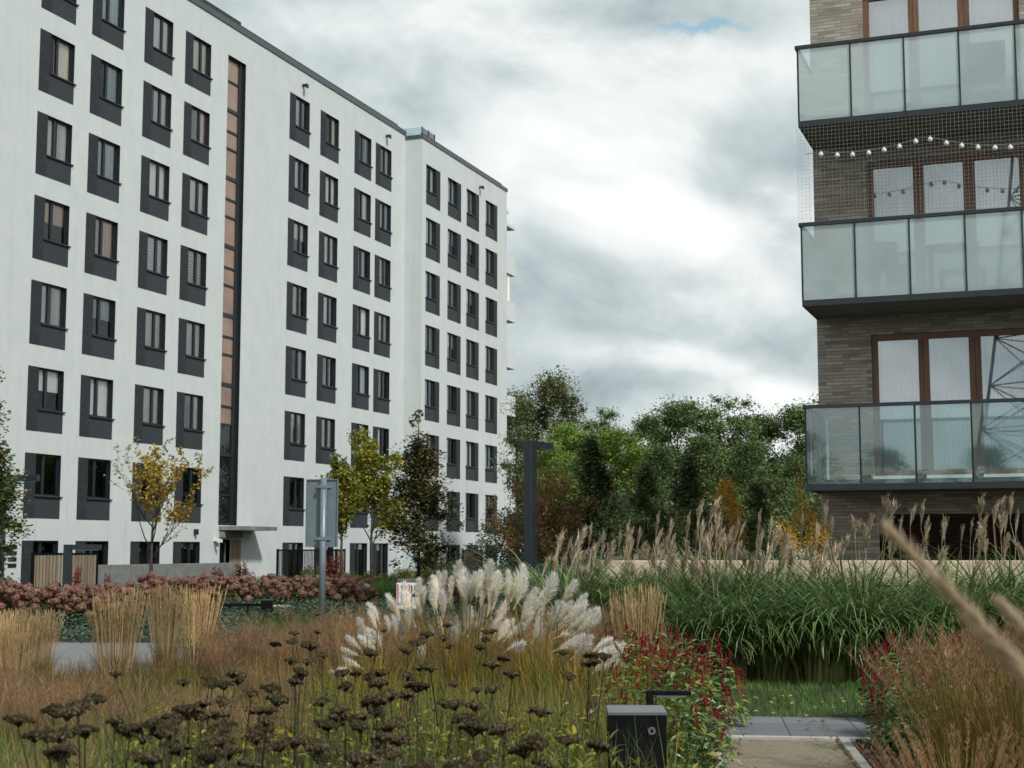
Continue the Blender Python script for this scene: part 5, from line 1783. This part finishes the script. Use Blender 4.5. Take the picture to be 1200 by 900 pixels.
def fan_plume(seed, L=0.34):
    """silver grass panicle: a fan of slim fingers, all leaning to one side"""
    r2 = np.random.default_rng(seed)
    a = Acc()
    n = 30
    t = r2.random(n)
    B = np.column_stack([0 * t, 0 * t, t * L * 0.45])
    az = r2.normal(size=n) * 0.9
    V, F = blades(r2, B, az, L * (0.45 + 0.25 * r2.random(n)), 0.013, 0.06 + 0.16 * r2.random(n), 0.4, 4, 1.4, 0.5, 1.5, True)
    a.add(V, F)
    m = 320
    t = r2.integers(0, n, m)
    V2 = V.reshape(n, 5, 2, 3).mean(2)
    k = r2.integers(1, 4, m)
    P = V2[t, k] + (V2[t, np.minimum(k + 1, 4)] - V2[t, k]) * r2.random((m, 1))
    a.add(*blades(r2, P, r2.random(m) * 6.28, 0.03 + 0.03 * r2.random(m), 0.006, 0.3 + 0.6 * r2.random(m), 0.5, 2))
    return a


def misc_clump(seed, leafn=330, H=1.15, nplume=9, ph=(1.5, 2.0), spread=0.34, droop=2.0):
    r2 = np.random.default_rng(seed)
    t = thing('silver_grass', '', 'grass clump', (0, 0, 0))
    B, az = disc(r2, leafn, spread)
    az = az + r2.normal(size=leafn) * 0.5
    p0 = 0.06 + 0.22 * r2.random(leafn)
    L = H * (0.75 + 0.75 * r2.random(leafn))
    a = Acc().add(*blades(r2, B, az, L, 0.030 + 0.026 * r2.random(leafn), p0, droop * (0.6 + 0.8 * r2.random(leafn)), 7, 1.6, 0.6, 0.9))
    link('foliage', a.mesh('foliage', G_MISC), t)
    for i in range(nplume):
        h = r2.uniform(*ph)
        az = r2.random() * 6.28
        ln = r2.uniform(0.05, 0.22)
        x0, y0 = 0.15 * math.cos(az), 0.15 * math.sin(az)
        fl = r2.random() < 0.5
        q = Vector((x0 + math.sin(ln) * h * math.cos(az) * 0.8, y0 + math.sin(ln) * h * math.sin(az) * 0.8, h))
        a = Acc().tube([(x0, y0, 0), ((x0 + q.x) / 2 * 0.95, (y0 + q.y) / 2 * 0.95, h * 0.55), tuple(q)], [0.005, 0.004, 0.003], 4)
        fp = FP[int(r2.integers(0, len(FP)))]
        rz = Matrix.Rotation(r2.normal() * 0.8, 3, 'Z') @ Matrix.Rotation(r2.uniform(0.0, 0.35), 3, 'Y')
        M = np.array(rz)
        Vs = (np.concatenate(fp.V) * (np.array([0.55, 0.55, 1.0]) if fl else 1.0)) @ M.T * r2.uniform(0.75, 1.2) + np.array(q)
        a.add(Vs, np.concatenate(fp.F))
        link('plume', a.mesh('plume', G_MPLUME), t)
    return t


FP = [fan_plume(200 + i) for i in range(4)]
mc = [misc_clump(210, 620, 1.25, 1, (1.2, 1.6)), misc_clump(211, 620, 1.3, 2, (1.2, 1.7)), misc_clump(212, 620, 1.2, 1, (1.15, 1.5))]
mt = [misc_clump(213, 260, 1.5, 9, (1.55, 2.1), 0.34, 1.6), misc_clump(214, 260, 1.45, 10, (1.35, 2.0), 0.34, 1.6)]
ms = [misc_clump(215, 380, 1.3, 9, (0.95, 1.75), 0.4, 1.5), misc_clump(216, 360, 1.25, 10, (0.9, 1.65), 0.4, 1.5)]
useds = set()


def place(src, x, y, rz, sc, lab, grp):
    if src.name in useds:
        o = dup(src, (x, y, 0), rz, sc)
    else:
        useds.add(src.name)
        o = src
        o.location, o.rotation_euler = (x, y, 0), (0, 0, rz)
        o.scale = sc if hasattr(sc, '__len__') else (sc,) * 3
    o['label'], o['group'] = lab, grp
    return o


rr = random.Random(9)
for i in range(13):
    x = 2.15 + i * 0.56
    place(mc[i % 3], x, 18.75 + rr.uniform(-0.35, 0.35), rr.random() * 6.28, rr.uniform(0.85, 1.12), 'arching green silver grass in the front row before the lawn strip', 'silver grass front row')
for i in range(11):
    x = 2.1 + i * 0.66
    right = x > 4.2
    place(mt[i % 2] if (right or i % 3 == 1) else mc[(i + 1) % 3], x, 20.2 + rr.uniform(-0.2, 0.3), rr.random() * 0.8 - 0.4, (1, 1, rr.uniform(0.95, 1.05)),
          'tall plumed silver grass rising before the brick house' if right else 'silver grass of the rear row before the sandstone wall', 'tall plumed silver grasses' if right else 'silver grass rear row')
for i in range(11):
    u = 660 + (i * 53 % 140)
    Y = 20.6 + (i % 5) * 0.9
    place(ms[i % 2], gx(u, Y), Y, rr.random() * 0.8 - 0.4, rr.uniform(0.9, 1.1), 'loose fawn-plumed grass between lamp post and sandstone wall', 'fawn plumed grasses')
for i in range(6):
    u = 800 + i * 33
    place(ms[(i + 1) % 2], gx(u, 21.0), 21.0, rr.random() * 0.8 - 0.4, (1, 1, rr.uniform(1.0, 1.12)), 'fawn-plumed grass leaning over the sandstone wall', 'fawn grasses at the wall')

# feather reed grass
def reed_clump(seed, n=170, H=1.25, r=0.2):
    r2 = np.random.default_rng(seed)
    t = thing('feather_reed_grass', '', 'grass clump', (0, 0, 0))
    B, az = disc(r2, n, r, 0.6)
    L = H * (0.72 + 0.33 * r2.random(n))
    ln = 0.02 + 0.17 * r2.random(n) * (np.hypot(B[:, 0], B[:, 1]) / r)
    V, F = blades(r2, B, az, L, 0.006, ln, 0.06, 6, 1.0, 0.1, 1.5)
    a = Acc().add(V, F)
    sp = V.reshape(n, 7, 2, 3).mean(2)
    m = n * 22
    i = r2.integers(0, n, m)
    tt = 3.6 + 2.35 * r2.random(m) ** 0.8
    k = np.minimum(tt.astype(int), 5)
    P = sp[i, k] + (sp[i, k + 1] - sp[i, k]) * (tt - k)[:, None]
    a.add(*blades(r2, P, r2.random(m) * 6.28, 0.05 + 0.03 * r2.random(m), 0.007, 0.08 + 0.16 * r2.random(m), 0.1, 2))
    link('stalks', a.mesh('stalks', G_REED), t)
    nb = 160
    B, az = disc(r2, nb, r)
    link('foliage', Acc().add(*blades(r2, B, az, 0.45 + 0.3 * r2.random(nb), 0.009, 0.1, 1.1, 5)).mesh('foliage', G_REEDB), t)
    return t


rc = [reed_clump(220, 210), reed_clump(221, 170), reed_clump(222, 150, 1.2, 0.18)]
for (u, Y, k, sc, lab, grp) in ((143, 17.6, 0, (0.95, 0.95, 0.92), 'tallest straw-coloured feather reed clump at the edge of the pale walk', None),
                                (200, 20.6, 1, (0.9, 0.9, 0.9), 'straw-coloured reed clump just behind the tallest one', None),
                                (234, 21.5, 2, (1.05, 1.05, 0.9), 'straw-coloured reed clump before the low black rail', None),
                                (743, 16.2, 0, (1.0, 0.9, 0.97), 'straw-coloured reed clump above the red-flowered knotweed', None)):
    place(rc[k], gx(u, Y), Y, u * 0.01, sc, lab, grp or 'feather reed grasses')
for i in range(6):
    u = -20 + i * 15
    Y = 17.2 + (i % 3) * 0.8
    place(rc[(i + 1) % 3], gx(u, Y), Y, i * 0.7, (0.7, 0.7, 0.62 + 0.06 * ((i * 5) % 3)), 'pale thin reed clump of the row at the frame edge', 'pale reed row')

# rusty switchgrass
def switch_clump(seed, H=0.95, nb=170, npn=190, r=0.2):
    r2 = np.random.default_rng(seed)
    t = thing('switchgrass', '', 'grass clump', (0, 0, 0))
    B, az = disc(r2, nb, r)
    az += r2.normal(size=nb) * 0.6
    link('foliage', Acc().add(*blades(r2, B, az, H * (0.55 + 0.45 * r2.random(nb)), 0.008, 0.05 + 0.3 * r2.random(nb), 0.9 * r2.random(nb), 5)).mesh('foliage', G_RUSTB), t)
    B, az = disc(r2, npn, r)
    V, F = blades(r2, B, az, H * (0.8 + 0.35 * r2.random(npn)), 0.0035, 0.04 + 0.3 * r2.random(npn), 0.25, 5, 1.0, 0.2, 1.5)
    a = Acc().add(V, F)
    sp = V.reshape(npn, 6, 2, 3).mean(2)
    m = npn * 20
    i = r2.integers(0, npn, m)
    tt = 2.5 + 2.45 * r2.random(m)
    k = tt.astype(int)
    P = sp[i, k] + (sp[i, np.minimum(k + 1, 5)] - sp[i, k]) * (tt - k)[:, None]
    L = 0.04 + 0.09 * r2.random(m)
    az = r2.random(m) * 6.28
    a.add(*blades(r2, P, az, L, 0.0032, 0.4 + 0.7 * r2.random(m), 0.3, 2, 1, 0.3, 1.5))
    link('panicles', a.mesh('panicles', G_RUSTP), t)
    return t


sg = [switch_clump(230), switch_clump(231), switch_clump(232, 0.85)]
k = 0
for (u0, u1, Ya, Yb, n, sc, lab, grp) in ((-20, 330, 9.5, 12.6, 26, 0.66, 'hazy rust-brown switchgrass below the pale reed row', 'rust grasses of the near bed'),
                                          (265, 490, 14.5, 20, 22, 0.80, 'rust-brown switchgrass beside the grey sign pole', 'rust grasses by the sign'),
                                          (440, 760, 14.8, 18.5, 20, 0.85, 'rusty grass between the pampas plumes', 'rust grasses among the pampas'),
                                          (-20, 120, 6.8, 8.8, 3, 0.62, 'soft rust-brown grass in the near corner bed', 'rust grasses of the corner')):
    for i in range(n):
        u, Y = rr.uniform(u0, u1), rr.uniform(Ya, Yb)
        place(sg[k % 3], gx(u, Y), Y, rr.random() * 6.28, (sc * rr.uniform(0.85, 1.15), sc * rr.uniform(0.85, 1.15), sc * rr.uniform(0.72, 1.22)), lab, grp)
        k += 1

# ------------------------------------------------------------------ pampas grass


def pampas_plume(seed):
    """one feathery plume, 1 unit long along z"""
    r2 = np.random.default_rng(seed)
    n = 760
    t = r2.random(n) ** 0.85
    ax = np.column_stack([0.10 * t ** 2, 0.03 * np.sin(t * 3), t * 0.86])
    prof = np.sin(math.pi * (0.12 + 0.80 * t)) ** 0.9
    az = r2.random(n) * 6.28
    L = (0.12 + 0.22 * r2.random(n)) * (0.45 + 0.75 * prof)
    a = Acc().add(*blades(r2, ax, az, L, 0.014, 0.18 + 0.62 * r2.random(n) ** 1.3 * prof, 0.5 * r2.normal(size=n), 3, 1.2, 0.6, 1.5, True))
    a.tube([(0, 0, -0.15), (0, 0, 0.3), (0.08, 0.0, 0.8)], [0.012, 0.010, 0.004], 4)
    return a.mesh('plume', G_PAMP)


PP = [pampas_plume(240 + i) for i in range(6)]
plz = """460,100,480,210 490,95,490,200 525,95,535,190 555,60,565,170 590,90,585,200 630,90,605,210 690,55,655,190 720,85,690,200 755,80,735,190 810,80,760,190 820,120,770,220
660,140,640,230 455,160,480,240 495,170,500,250 525,160,540,240 400,115,430,240 430,150,425,230 350,150,395,280 298,165,345,270 225,195,265,280 220,235,260,310 290,250,310,330 325,270,330,330
345,280,365,350 375,240,375,310 210,295,270,370 240,300,275,380 155,335,200,385 200,325,225,390 140,385,190,405 135,412,200,450 410,375,415,425 475,375,490,450 130,455,180,485
575,205,580,310 610,215,590,310 650,220,600,320 500,275,505,340 530,280,520,345 550,270,545,330 545,310,545,370 745,195,690,290 715,250,675,330 780,265,710,330 850,140,800,240 930,110,865,230 900,150,840,240
1010,125,940,210 890,205,840,290 800,280,735,345 815,345,735,390 860,290,835,350 930,220,890,310 960,215,905,320 1035,190,960,260 1040,215,940,290 1105,230,990,290 1100,240,960,315 1050,280,930,335
1060,330,920,385 1010,300,930,350 1055,345,985,410 1130,340,1040,415 1185,365,1060,445 1160,400,1080,470 1180,425,1070,465 830,190,790,280 640,95,625,200 700,130,680,230 770,120,740,215 580,130,590,230
870,170,830,260 985,190,930,270 690,260,660,340 610,250,600,330 1075,255,975,320 755,290,705,350 400,180,420,260 1120,365,1050,430""".split()
clumps = [(gx(432, 13.6), 13.6, [], 'small pampas clump with leaning cream plumes near the grey sign pole'),
          (gx(545, 14.6), 14.6, [], 'tall pampas clump with upright cream plumes hiding the white board'),
          (gx(640, 13.8), 13.8, [], 'widest pampas clump with cream plumes blown sideways before the lamp post'),
          (gx(702, 12.9), 12.9, [], 'low pampas clump with nearly flat plumes beside the red knotweed')]
rg = np.random.default_rng(19)
for s in plz:
    x0, y0, x1, y1 = map(float, s.split(','))
    ut, vt, ub, vb = 360 + x0 * 0.3167, 640 + y0 * 0.3167, 360 + x1 * 0.3167, 640 + y1 * 0.3167
    c = 0 if ub < 455 else (1 if ub < 588 else (2 if vb < 755 else 3))
    Y = clumps[c][1] + rg.normal() * 0.25
    clumps[c][2].append((at(ut, vt, Y + rg.normal() * 0.06), at(ub, vb, Y)))
    if rg.random() < 0.45 and len(clumps[c][2]) < 70:
        du, dv, Y2 = rg.normal() * 7, rg.normal() * 6 + 4, Y + rg.normal() * 0.2
        clumps[c][2].append((at(ut + du, vt + dv, Y2), at(ub + du * 0.8, vb + dv, Y2)))
for (cx, cy, pl, lab) in clumps:
    t = thing('pampas_grass', lab, 'pampas grass', (cx, cy, 0), 0, 'pampas grasses')
    nb = 420 if len(pl) > 14 else 260
    B, az = disc(rg, nb, 0.38)
    az = az + rg.normal(size=nb) * 0.5
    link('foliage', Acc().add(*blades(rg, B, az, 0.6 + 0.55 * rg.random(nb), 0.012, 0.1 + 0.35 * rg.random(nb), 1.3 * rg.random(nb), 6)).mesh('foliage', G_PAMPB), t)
    st = Acc()
    for tip, base in pl:
        d = tip - base
        L = max(0.20, d.length) * rg.uniform(0.8, 1.15)
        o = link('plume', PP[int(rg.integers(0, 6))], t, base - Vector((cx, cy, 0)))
        q = d.to_track_quat('Z', 'Y')
        o.rotation_mode = 'QUATERNION'
        roll = Matrix.Rotation(float(rg.random() * 6.28), 3, 'Z').to_quaternion()
        o.rotation_quaternion = q @ roll
        wd = L * rg.uniform(1.0, 1.3)
        o.scale = (wd, wd, L)
        b = base - Vector((cx, cy, 0))
        f = Vector((b.x * 0.35, b.y * 0.4, 0))
        st.tube([f, (f + b) / 2 + Vector((0, 0, 0.1)) - d * 0.15, b], [0.006, 0.005, 0.004], 4)
    link('stalks', st.mesh('stalks', G_PAMPB), t)

# ------------------------------------------------------------------ red-flowered knotweed


def spike_mesh(seed):
    r2 = np.random.default_rng(seed)
    n = 110
    t = r2.random(n)
    rad = 0.011 * np.sin(math.pi * (0.15 + 0.8 * t)) ** 0.7
    az = r2.random(n) * 6.28
    P = np.column_stack([rad * np.cos(az), rad * np.sin(az), 0.02 + t * 0.10])
    a = Acc().add(*quads4(r2, P, 0.013, 0.2, 0.8))
    a.tube([(0, 0, -0.2), (0, 0, 0.11)], [0.003, 0.002], 4)
    return a.mesh('flower_spike', L_SPIKE)


SPK = [spike_mesh(i) for i in (250, 251)]


def knotweed(seed, nsp=42, r=0.5, h=0.78):
    r2 = np.random.default_rng(seed)
    t = thing('knotweed', '', 'flowering plant', (0, 0, 0))
    n = 980
    d = rdir(r2, n)
    d[:, 2] = np.abs(d[:, 2])
    q = r2.random((n, 1)) ** 0.35
    P = d * q * np.array([r, r, h]) * (1 + 0.12 * np.sin(7 * d[:, :1] + 5 * d[:, 1:2]))
    P[:, 2] += 0.05
    a = Acc().add(*leaves(r2, P, 0.11, 0.45, d, 0.40))
    for i in range(24):
        e = P[int(r2.integers(0, n))]
        a.tube([(e[0] * 0.25, e[1] * 0.25, 0), tuple(e * 0.8)], [0.005, 0.003], 4)
    link('foliage', a.mesh('foliage', L_PERS), t)
    for i in range(nsp):
        az, rr_ = r2.random() * 6.28, math.sqrt(r2.random())
        z = h * math.sqrt(max(0.05, 1 - (rr_ * 0.9) ** 2)) + r2.uniform(-0.08, 0.10)
        o = link('flower_spike', SPK[i % 2], t, (r * rr_ * math.cos(az), r * rr_ * math.sin(az), z))
        o.rotation_euler = (r2.normal() * 0.22, r2.normal() * 0.22, 0)
        o.scale = (1.0, 1.0, r2.uniform(0.7, 1.2))
    return t


kw = [knotweed(260), knotweed(261, 48), knotweed(262, 22)]
for (u, Y, k, sc, lab) in ((728, 14.9, 0, 0.95, 'red knotweed plant below the straw reed clump'), (775, 14.6, 1, 0.95, 'red knotweed plant in the middle of the rear row before the grasses'),
                           (818, 14.0, 0, 0.9, 'red knotweed plant at the lawn corner by the slabs'), (752, 13.0, 1, 0.92, 'red knotweed plant just behind the bollard light'),
                           (800, 12.4, 0, 0.88, 'red knotweed plant bulging towards the gravel path'), (735, 11.4, 2, 0.8, 'red knotweed plant behind the black metal box'),
                           (795, 10.9, 2, 0.75, 'leafy knotweed plant between black box and path kerb'),
                           (1052, 14.2, 1, 0.9, 'red knotweed plant across the path, rearmost of its group'), (1075, 12.9, 0, 0.9, 'red knotweed plant across the path leaning over the mulch'),
                           (1120, 14.0, 0, 0.92, 'red knotweed plant behind the brown fountain grass'), (1052, 12.2, 2, 0.62, 'small leafy knotweed plant at the mulch edge')):
    place(kw[k], gx(u, Y), Y, u * 0.37, sc, lab, 'red knotweed plants')

# ------------------------------------------------------------------ brown fountain grass by the path


def fountain(seed, nb=420, nst=84, H=0.95):
    r2 = np.random.default_rng(seed)
    t = thing('fountain_grass', '', 'grass clump', (0, 0, 0))
    B, az = disc(r2, nb, 0.22)
    az += r2.normal(size=nb) * 0.5
    link('foliage', Acc().add(*blades(r2, B, az, H * (0.6 + 0.5 * r2.random(nb)), 0.008, 0.06 + 0.4 * r2.random(nb), 1.1 * r2.random(nb), 6)).mesh('foliage', G_PENNB), t)
    B, az = disc(r2, nst, 0.2)
    V, F = blades(r2, B, az, H * (0.85 + 0.3 * r2.random(nst)), 0.004, 0.05 + 0.5 * r2.random(nst), 0.25, 6, 1.2, 0.2, 1.5)
    a = Acc().add(V, F)
    sp = V.reshape(nst, 7, 2, 3).mean(2)
    m = nst * 70
    i = r2.integers(0, nst, m)
    tt = 4.3 + 1.65 * r2.random(m)
    k = np.minimum(tt.astype(int), 5)
    P = sp[i, k] + (sp[i, k + 1] - sp[i, k]) * (tt - k)[:, None]
    a.add(*blades(r2, P, r2.random(m) * 6.28, 0.028 + 0.03 * r2.random(m), 0.0034, 0.3 + 0.45 * r2.random(m), 0.3, 2, 1, 0.4, 1.5))
    link('plumes', a.mesh('plumes', G_PENN), t)
    return t


fg = [fountain(270), fountain(271)]
for (u, Y, k, sc, lab) in ((1128, 10.6, 0, 1.12, 'brown fountain grass nearest the path kerb'), (1180, 10.2, 1, 1.15, 'brown fountain grass at the frame edge'),
                           (1160, 11.8, 0, 1.15, 'brown fountain grass in the second row from the path'), (1225, 11.2, 1, 1.1, 'brown fountain grass reaching out of the frame'),
                           (1110, 8.0, 1, 0.74, 'single brown fountain grass low at the picture edge')):
    place(fg[k], gx(u, Y), Y, u * 0.21, sc, lab, 'brown fountain grasses')

# ------------------------------------------------------------------ dried yarrow in the near bed


def yhead(seed, R0):
    r2 = np.random.default_rng(seed)
    a = Acc()
    n = 130
    for i in range(n):
        rr_ = R0 * math.sqrt((i + 0.5) / n)
        az = i * 2.39996
        x, y = rr_ * math.cos(az) * (1 + 0.1 * math.sin(3 * az)), rr_ * math.sin(az) * 0.92
        z = 0.014 * (1 - (rr_ / R0) ** 2) + 0.005 * math.sin(x * 90) + r2.normal() * 0.0025
        a.ball((x, y, z), (0.0046, 0.0046, 0.006), 2, 0, 0.5, r2)
    for i in range(22):
        rr_ = R0 * math.sqrt(r2.random()) * 0.9
        az = r2.random() * 6.28
        a.tube([(0, 0, -0.026), (rr_ * 0.6 * math.cos(az), rr_ * 0.6 * math.sin(az), -0.008), (rr_ * math.cos(az), rr_ * math.sin(az), 0.002)], [0.0022, 0.0018, 0.0016], 4)
    return a.mesh('flower_head', L_YHEAD)


YH = [yhead(280, 0.042), yhead(281, 0.050), yhead(282, 0.034), yhead(283, 0.045)]


def yarrow_plant(rg2, heads, lab, grp):
    """heads: world positions of the flower heads of one plant"""
    c = sum(heads, Vector()) / len(heads)
    base = Vector((c.x, c.y, 0))
    t = thing('dried_yarrow', lab, 'dried plant', base, 0, grp)
    st = Acc()
    for hp in heads:
        q = hp - base
        f = Vector((q.x * 0.2 + rg2.normal() * 0.02, q.y * 0.2, 0))
        md = (f + q) / 2 + Vector((rg2.normal() * 0.02, rg2.normal() * 0.02, 0))
        st.tube([f, md, q - Vector((0, 0, 0.03))], [0.0042, 0.0038, 0.003], 5)
        nl = 20
        tt = rg2.random(nl)[:, None] * 0.9
        P = np.array(f) * (1 - tt) + np.array(q) * tt
        st.add(*blades(rg2, P, rg2.random(nl) * 6.28, 0.05 + 0.07 * rg2.random(nl), 0.008, 0.6 + 0.6 * rg2.random(nl), 0.9, 3))
        o = link('flower_head', YH[int(rg2.integers(0, 4))], t, q)
        o.rotation_euler = (rg2.normal() * 0.16, rg2.normal() * 0.16, rg2.random() * 6.28)
        s = rg2.uniform(0.85, 1.2)
        o.scale = (s, s, s * rg2.uniform(0.8, 1.15))
    link('stems', st.mesh('stems', L_YARL), t)
    return t


rg = np.random.default_rng(33)


def ypos(u, v, h=None):
    h = h if h is not None else 0.95 + rg.normal() * 0.035
    Y = (EYE - h) * FPX / max(40, (v - 643))
    return at(u, v, Y)


picked = [[(100, 857), (135, 845), (152, 857)], [(178, 848), (188, 860), (168, 866)], [(215, 800), (237, 826), (222, 838)], [(372, 720), (345, 742), (372, 741)], [(341, 774), (346, 800), (352, 792)],
          [(450, 739), (494, 750), (478, 763)], [(524, 733), (520, 748), (505, 783)], [(577, 779), (600, 790), (590, 772)], [(660, 765), (690, 778), (708, 770)], [(276, 790), (262, 803), (294, 812)]]
for i, pk in enumerate(picked):
    place_lab = ['yarrow with three big dried heads nearest the green corner grass', 'yarrow with low drooping heads beside the green corner grass', 'yarrow leaning over the rust grass near the reed clump',
                 'tallest yarrow standing before the grey sign pole', 'yarrow with close-set heads before the rusty grass', 'yarrow with heads among the leaning cream plumes',
                 'yarrow whose heads stand before the middle pampas plumes', 'yarrow with a broad black head before the blown pampas', 'yarrow below the flat pampas plumes', 'yarrow with flat heads beside the dark seed stalks'][i]
    yarrow_plant(rg, [ypos(*q) for q in pk], place_lab, 'dried yarrow plants')
k = 0
tries = 0
while k < 58 and tries < 9000:
    tries += 1
    v = 745 + 165 * rg.random() ** 0.8
    u = 90 + 650 * rg.random()
    lim = 735 + max(0, (330 - u)) * 0.42
    if v < lim or (u < 250 and v < 800) or (u > 690 and v < 770) or (u > 665 and v > 785):
        continue
    cen = ypos(u, v)
    hs = []
    for j in range(int(rg.integers(2, 5)) if v < 835 else int(rg.integers(1, 4))):
        d = Vector((rg.normal() * 0.22, rg.normal() * 0.22, rg.normal() * 0.06))
        hs.append(cen + d)
    yarrow_plant(rg, hs, 'dark dried yarrow with flat brown heads in the dense near bed', 'dried yarrow of the dense bed')
    k += 1


# low growth between them
def undergrowth(name, lab, m, n, poly, hlo, hhi, wd, seed, bend=0.9):
    return scatter_stuff(name, lab, 'undergrowth', m, n, poly, lambda r, P: 0 * P[:, 0],
                         lambda r, P, z: blades(r, np.column_stack([P, z]), r.random(len(P)) * 6.28, hlo + (hhi - hlo) * r.random(len(P)) ** 1.5, wd, 0.05 + 0.25 * r.random(len(P)), bend * r.random(len(P)), 4), seed)


undergrowth('corner_grass', 'fresh green grass in the near corner bed', G_GREENB, 12000, [(-3.6, 4.6), (-1.55, 4.6), (-2.0, 9.0), (-4.4, 9.2)], 0.35, 0.88, 0.007, 41)
undergrowth('dry_undergrowth', 'withered stems and blades filling the near bed', L_YARL, 16000, [(-2.2, 4.2), (0.75, 4.2), (0.9, 12.0), (-3.6, 12.5)], 0.3, 0.78, 0.006, 42, 0.5)
undergrowth('golden_undergrowth', 'golden green blades below the pampas plumes', G_PAMPB, 11000, [(-2.6, 9.5), (1.0, 9.5), (1.3, 15.5), (-2.6, 16)], 0.35, 0.75, 0.007, 43, 1.1)
undergrowth('rust_undergrowth', 'low rust-brown grass filling the bed before the walk', G_RUSTB, 14000, [(-5.2, 9), (-1.6, 9), (-2.2, 15.5), (-6.3, 15.5)], 0.2, 0.5, 0.007, 44, 1.0)
undergrowth('walk_side_grass', 'short rust-green grass along the near side of the pale walk', G_RUSTB, 9000, [(-8, 15.2), (-1.5, 15.2), (-2.2, 21.5), (-5.0, 19.2)], 0.15, 0.42, 0.008, 49, 1.0)
undergrowth('tangle_undergrowth', 'tangled green and brown blades between yarrow and rust grass', G_GREENB, 9000, [(-2.6, 6.5), (0.9, 6.5), (1.2, 13.5), (-4.2, 13.5)], 0.3, 0.85, 0.008, 48, 1.2)
undergrowth('meadow_undergrowth', 'low mixed grass behind the rust clumps', G_GREENB, 12000, [(-4.6, 26), (0.2, 23.8), (0.5, 28), (-6, 31.5)], 0.15, 0.45, 0.01, 45)
undergrowth('hedge_undergrowth', 'low green grass at the feet of the silver grass', G_MISC, 9000, [(-0.4, 18.8), (2.2, 17.8), (2.2, 22), (-0.4, 25)], 0.3, 0.75, 0.012, 46, 1.3)
scatter_stuff('herb_undergrowth', 'small green leaves low among the yarrow stems', 'undergrowth', L_HERB, 8000, [(-1.6, 4.4), (0.30, 4.4), (0.55, 10), (-2.4, 10)],
              lambda r, P: 0.66 * r.random(len(P)) ** 0.7, lambda r, P, z: leaves(r, np.column_stack([P, z]), 0.05, 0.3, aspect=0.4), 47)


# leafy herbs in front of the black box
def herb(seed):
    r2 = np.random.default_rng(seed)
    a = Acc()
    for i in range(7):
        az = r2.random() * 6.28
        h = r2.uniform(0.55, 0.82)
        tx, ty = 0.16 * math.cos(az) * r2.random(), 0.16 * math.sin(az) * r2.random()
        a.tube([(tx * 0.4, ty * 0.4, 0), (tx, ty, h)], [0.004, 0.002], 4, 1)
        n = 34
        t = 0.25 + 0.75 * r2.random(n)
        P = np.column_stack([tx * (0.4 + 0.6 * t), ty * (0.4 + 0.6 * t), h * t])
        a.add(*blades(r2, P, r2.random(n) * 6.28, 0.05 + 0.05 * r2.random(n), 0.017, 0.5 + 0.5 * r2.random(n), 0.8, 4, 1.2, 0.8, 0.4, True))
    return a.mesh('leafy_herb', [L_HERB, L_YARL])


HB = [herb(290), herb(291), herb(292)]
for i, (u, Y, s) in enumerate(((612, 6.2, 0.95), (650, 6.6, 1.0), (690, 6.9, 1.0), (716, 7.6, 0.9), (752, 7.7, 0.8), (575, 5.8, 0.9), (668, 5.6, 0.92), (705, 6.1, 0.92), (520, 5.4, 0.85), (300, 5.6, 0.9), (318, 6.4, 0.95), (450, 5.3, 0.8), (635, 5.1, 0.85))):
    near = u > 560
    tag(link('leafy_herb', HB[i % 3], None, (gx(u, Y), Y, 0), i * 1.9, s), 'yellow-green leafy herb in front of the black metal box' if near else 'yellow-green leafy herb between the dried yarrow stems', 'herb',
        'herbs before the black box' if near else 'herbs among the yarrow', 'thing')

# ------------------------------------------------------------------ plumes close to the lens


def near_plume(tip, base, foot, lab, rad):
    r2 = np.random.default_rng(int(abs(tip.x * 1000)))
    d = base - tip
    L = d.length
    t = thing('feather_grass', lab, 'grass stem', foot, 0, 'grass plumes close by')
    n = 900
    tt = r2.random(n)
    bulge = np.sin(math.pi * np.clip(0.04 + tt * 0.95, 0, 1)) ** 0.7
    ax = np.column_stack([0 * tt, 0 * tt, L * (1 - tt)])
    a = Acc().add(*blades(r2, ax, r2.random(n) * 6.28, 0.02 + 0.018 * r2.random(n), 0.0016, 0.25 + rad / 0.03 * bulge * r2.random(n), 0.2, 2))
    o = link('plume', a.mesh('plume', G_NEAR), t, base - foot)
    o.rotation_mode = 'QUATERNION'
    o.rotation_quaternion = (tip - base).to_track_quat('Z', 'Y')
    b = base - foot
    st = Acc().tube([(0, 0, 0), tuple(b * 0.55 + Vector((0.03, 0, 0.12))), tuple(b), tuple(b + (tip - base) * 0.95)], [0.003, 0.0025, 0.002, 0.001], 5)
    link('stalk', st.mesh('stalk', G_NEAR), t)


near_plume(at(1043, 622, 1.95), at(1212, 795, 1.80), Vector((0.98, 1.75, 0)), 'blurred tan feather plume slanting across the lawn view, the longer one', 0.015)
near_plume(at(1140, 728, 1.9), at(1240, 835, 1.75), Vector((1.0, 1.68, 0)), 'blurred tan feather plume below the longer one', 0.016)
near_plume(at(1178, 712, 2.1), at(1260, 800, 2.0), Vector((1.12, 2.0, 0)), 'short blurred tan feather plume at the frame edge', 0.012)
